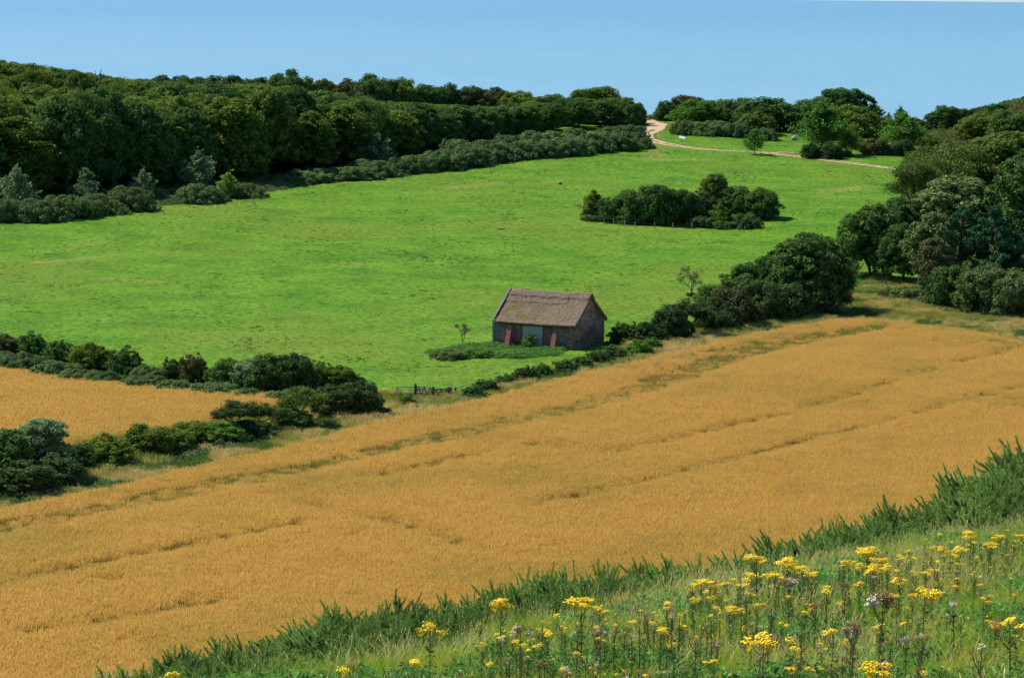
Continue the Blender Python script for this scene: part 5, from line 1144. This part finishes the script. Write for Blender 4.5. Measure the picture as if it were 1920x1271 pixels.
# ragwort, dead ragwort, white flowers and thistles
YF = NT('ragwort_yellow'); YF.base(YF.mix(YF.n('ShaderNodeObjectInfo').outputs['Random'], (.80, .52, .003), (.88, .64, .010))); YF.b.inputs['Roughness'].default_value = .6
YD = flat('ragwort_centre', (.55, .30, .01)); BRN = flat('faded_head', (.20, .10, .04), .9, .4, 30); FLF = flat('pale_fluff', (.50, .42, .32), .9, .2, 30); STEM = flat('ragwort_stem', (.14, .13, .045)); STD = flat('dead_stem', (.085, .050, .035))
WF = flat('white_flower', (.80, .78, .72), .7, .05)
def disc(mb, c, r, nrm, k=6):
    nrm = nrm / np.linalg.norm(nrm); a = np.cross(nrm, [.3, 1, .1]); a /= np.linalg.norm(a); b = np.cross(nrm, a); t = np.arange(k) / k * 2 * np.pi
    rr = r * (1 + .18 * np.cos(t * 3 + c[0] * 50)); P = c + (np.cos(t) * rr)[:, None] * a + (np.sin(t) * rr)[:, None] * b; V = np.concatenate([[c + nrm * r * .45], P]); mb.add(V, [[0, i + 1, (i + 1) % k + 1] for i in range(k)])
def head_mesh(seed, n, rad, mat, r=.0105, dome=.03, name='flower_head'):
    g = np.random.default_rng(seed); m = MB()
    for i in range(n):
        a = i * 2.4; q = rad * math.sqrt((i + .5) / n) * g.uniform(.85, 1.12); c = np.array([math.cos(a) * q, math.sin(a) * q, dome * (1 - (q / rad) ** 2) + g.normal(0, .007)])
        disc(m, c, r * g.uniform(.8, 1.25), np.array([c[0] * 4, c[1] * 4, 1.0]) + g.normal(0, .25, 3))
        if i % 2 == 0: m.tube([c - [0, 0, .004], [c[0] * .3, c[1] * .3, -.05]], .0015, 3)
    return m.build(name, [mat])
HY = [head_mesh(s, 30, .055, YF.m, .0085, .012) for s in (1, 2, 3)]; HYS = [head_mesh(s, 15, .036, YF.m, .008, .015) for s in (4, 5)]
HB = [head_mesh(s, 24, .050, BRN, .008, .025, 'seed_head') for s in (6, 7)]; HF = [head_mesh(s, 16, .042, FLF, .009, .02, 'fluffy_head') for s in (8, 9)]; HW = [head_mesh(s, 22, .035, WF, .006, .01, 'flower_head') for s in (10, 11)]
def stalk(seed, h, mat_leaf, lv=1.0):
    g = np.random.default_rng(seed); m = MB(); m.tube([[0, 0, -.05], [.01, 0, h * .5], [0, .01, h]], [.0075, .006, .004], 5); lf = MB(); tips = []
    nb = 3 + seed % 4
    for i in range(nb):
        a = i * 2.4 + g.uniform(-.4, .4); z = h * g.uniform(.62, .82); L = g.uniform(.05, .13); e = np.array([math.cos(a) * L, math.sin(a) * L, h * g.uniform(.95, 1.02)]); m.tube([[0, 0, z], [e[0] * .6, e[1] * .6, (z + e[2]) / 2 - .02], e], [.004, .0035, .0025], 4); tips.append(e)
    tips.append(np.array([0, .01, h * 1.02])); C = []; N = []
    for i in range(int(130 * lv)):
        z = h * g.uniform(.05, .85); a = g.uniform(0, 6.28); r = g.uniform(.01, .095) * (1.1 - z / h * .6); C.append([math.cos(a) * r, math.sin(a) * r, z]); N.append([math.cos(a) * .4, math.sin(a) * .4, 1])
    C = np.array(C); N = np.array(N) + g.normal(0, .5, C.shape)
    return m.build('stem', [STEM if mat_leaf is not STD else STD]), leafmesh(C, N, g.uniform(.6, 1.3, len(C)) * .042, g, mat_leaf, 'leaves', aspect=.4), tips
RAGLEAF = leafmat('ragwort_leaf', (.055, .13, .028), (.15, .27, .05), (.18, .16, .05), trans=.3, nscale=6)
DEADLEAF = leafmat('dead_leaf', (.07, .045, .022), (.16, .10, .05), trans=.1, nscale=6)
STK = [stalk(s, .75, RAGLEAF) for s in range(6)]; STKD = [stalk(s + 10, .75, DEADLEAF, .6) for s in range(3)]
def flower(kind, u, v, size, label, group, h=None):
    if label in AUTO:
        a, b = zone(u, v); label = AUTO[label][0 if size > .85 else 1] + ' ' + b + ', ' + a
    """a plant whose topmost head stands at pixel (u, v)"""
    h = h if h else rng.uniform(.34, .66)
    p = at(u, v, h)
    if p[1] > float(edge_y(p[0])) + .4: 
        y = float(edge_y(p[0])) - .1; p = np.array([(u - 960) / F_PX * y, y, 0])
    z = float(terr(p[0], p[1])); dead = kind == 'dead'
    sm_, lf, tips = (STKD if dead else STK)[int(rng.integers(3 if dead else 6))]
    nm = {'rag': 'ragwort', 'dead': 'dead_ragwort', 'white': 'white_flower', 'fluff': 'thistle'}[kind]
    o = empty(nm, (p[0], p[1], z), float(rng.uniform(0, 6.28))); sc = h / .78 * 1.0; o.scale = (sc, sc, sc); link('stem', sm_, o); link('leaves', lf, o)
    if kind in ('white', 'fluff'):
        hh = link('flower_head', (HW if kind == 'white' else HF)[int(rng.integers(2))], o); hh.location = tips[-1]; hh.scale = (size,) * 3
    else:
        tp = tips if size >= 1 else tips[-2:]
        for t in tp:
            if dead: me_ = HB[int(rng.integers(2))] if rng.random() < .65 else HF[int(rng.integers(2))]
            else: me_ = (HY if size > .8 else HYS)[int(rng.integers(2))] if rng.random() < .9 else HB[0]
            hh = link('seed_head' if dead else 'flower_head', me_, o); hh.location = t; s = min(size, 1.2) * rng.uniform(.85, 1.35); hh.scale = (s, s, s); hh.rotation_euler = (rng.normal(0, .2), rng.normal(0, .2), rng.uniform(0, 6))
    tag(o, label, {'rag': 'ragwort', 'dead': 'dead ragwort', 'white': 'flower', 'fluff': 'thistle'}[kind], group)
AUTO = {'RL': ('yellow ragwort', 'small yellow ragwort'), 'DL': ('faded brown ragwort', 'small faded ragwort'), 'WL': ('small flat white flower', 'tiny white flower'), 'FL': ('white seed puff', 'small white seed puff')}
RG = 'yellow ragwort plants on the near slope'
for u, v, s, lb in ((940, 1122, 1.3, 'large many headed yellow ragwort in front of the gorse, left of the middle clump'), (805, 1168, 1.1, 'tall single ragwort head standing before dark gorse at the lower left'), (1090, 1122, 1.1, 'ragwort just below the dense dark middle gorse clump'), (660, 1240, .9, 'small ragwort at the lower left edge of the flowery slope'),
                    (320, 1262, .9, 'isolated yellow ragwort head at the very bottom left in the gorse'), (1732, 1105, 1.3, 'large flat headed ragwort on a dark stem at the right of the slope'), (1478, 1048, 1.2, 'bright ragwort standing highest beneath the right crest gorse'), (1420, 1042, 1.0, 'ragwort just left of the bright highest one under the crest'), (1430, 1190, 1.2, 'stout ragwort on a dark stem near the bottom, right of centre'),
                    (1625, 1026, 1.2, 'broad ragwort cluster touching the right crest gorse'), (1820, 996, 1.0, 'ragwort under the tall gorse at the right edge'), (1650, 1243, 1.1, 'ragwort with mixed faded heads at the bottom right'), (1895, 1160, 1.1, 'ragwort nearest the right picture edge')):
    flower('rag', u, v, s, lb, RG, .75)
RL = 'RL'
for u, v in ((780, 1236), (850, 1216), (985, 1228), (1005, 1196), (1080, 1222), (1100, 1232), (970, 1200), (1125, 1138), (1150, 1168), (1180, 1163), (1200, 1158), (1250, 1128), (1300, 1093), (1315, 1088), (1325, 1106), (1345, 1088), (1405, 1075), (1440, 1075), (1460, 1075), (1500, 1073), (1545, 1098), (1350, 1142), (1372, 1143), (1310, 1190), (1575, 1042), (1640, 1048),
             (1560, 1178), (1590, 1198), (1500, 1243), (1515, 1250), (1690, 1040), (1732, 1010), (1742, 1025), (1790, 1015), (1885, 992), (1905, 1000), (1682, 1115), (1692, 1085), (1800, 1083), (1795, 1055), (1720, 1253), (1770, 1248), (1870, 1162), (1910, 1190), (1480, 1198), (1540, 1205), (1240, 1178), (1040, 1150), (1270, 1150), (1220, 1260), (1370, 1262), (1610, 1090), (1855, 1020), (1665, 1060), (905, 1168), (1058, 1252), (1710, 1040), (1760, 1000), (1835, 990)):
    flower('rag', u + rng.uniform(-5, 5), v, rng.uniform(.7, 1.05), RL, RG)
for i in range(190):
    u = rng.uniform(880, 2060); v = np.interp(u, [880, 1000, 1900, 2060], [1200, 1165, 1010, 985]) + rng.uniform(0, 200) * rng.random(); flower('rag', u, v, rng.uniform(.5, .95), RL, RG, rng.uniform(.28, .5))
for i in range(78):
    u = rng.uniform(1290, 2120); v = np.interp(u, [1290, 1480, 1640, 1900, 2120], [1096, 1062, 1040, 998, 965]) + rng.exponential(22); flower('rag', u, v, rng.uniform(.7, 1.15), RL, RG, rng.uniform(.35, .6))
DG = 'faded brown ragwort plants on the near slope'
flower('dead', 1655, 1112, 1.3, 'tall brown dead ragwort on a dark stem at the right of the slope', DG, .85); flower('dead', 975, 1176, 1.1, 'brown and fluffy faded ragwort under the large many headed one', DG, .6)
for u, v in ((940, 1195), (1110, 1150), (1260, 1140), (1480, 1085), (1575, 1050), (1640, 1080), (1440, 1205), (1760, 1165), (1600, 1170), (1700, 1195), (1850, 1120), (1345, 1205), (1215, 1150), (1120, 1245), (1020, 1240), (1530, 1130), (1880, 1030), (1790, 1130), (1400, 1110), (1670, 1200), (1560, 1255), (1840, 1210)):
    flower('dead', u, v, rng.uniform(.8, 1.1), 'DL', DG)
for i in range(55):
    u = rng.uniform(930, 2050); v = np.interp(u, [930, 1900], [1200, 1010]) + rng.uniform(0, 190); flower('dead', u, v, rng.uniform(.6, 1.0), 'DL', DG, rng.uniform(.35, .6))
for u, v in ((1135, 1183), (1072, 1190), (1088, 1206), (1300, 1232), (1177, 1268), (865, 1255), (1245, 1176), (1775, 1150), (1620, 1140), (1120, 1180), (1370, 1170), (1880, 1140), (1450, 1145), (950, 1240)):
    flower('white', u, v, rng.uniform(.6, .95), 'WL', 'white flowers on the near slope', rng.uniform(.3, .45))
for u, v in ((1333, 1200), (1700, 1050), (1722, 1155), (1690, 1182), (1480, 1100), (1580, 1065), (1560, 1145), (1865, 1040), (1400, 1130), (1515, 1080), (1250, 1205), (1828, 1080)):
    flower('fluff', u, v, rng.uniform(.3, .45), 'FL', 'white seed puffs on the near slope', rng.uniform(.35, .55))
print('objects', len(bpy.data.objects))
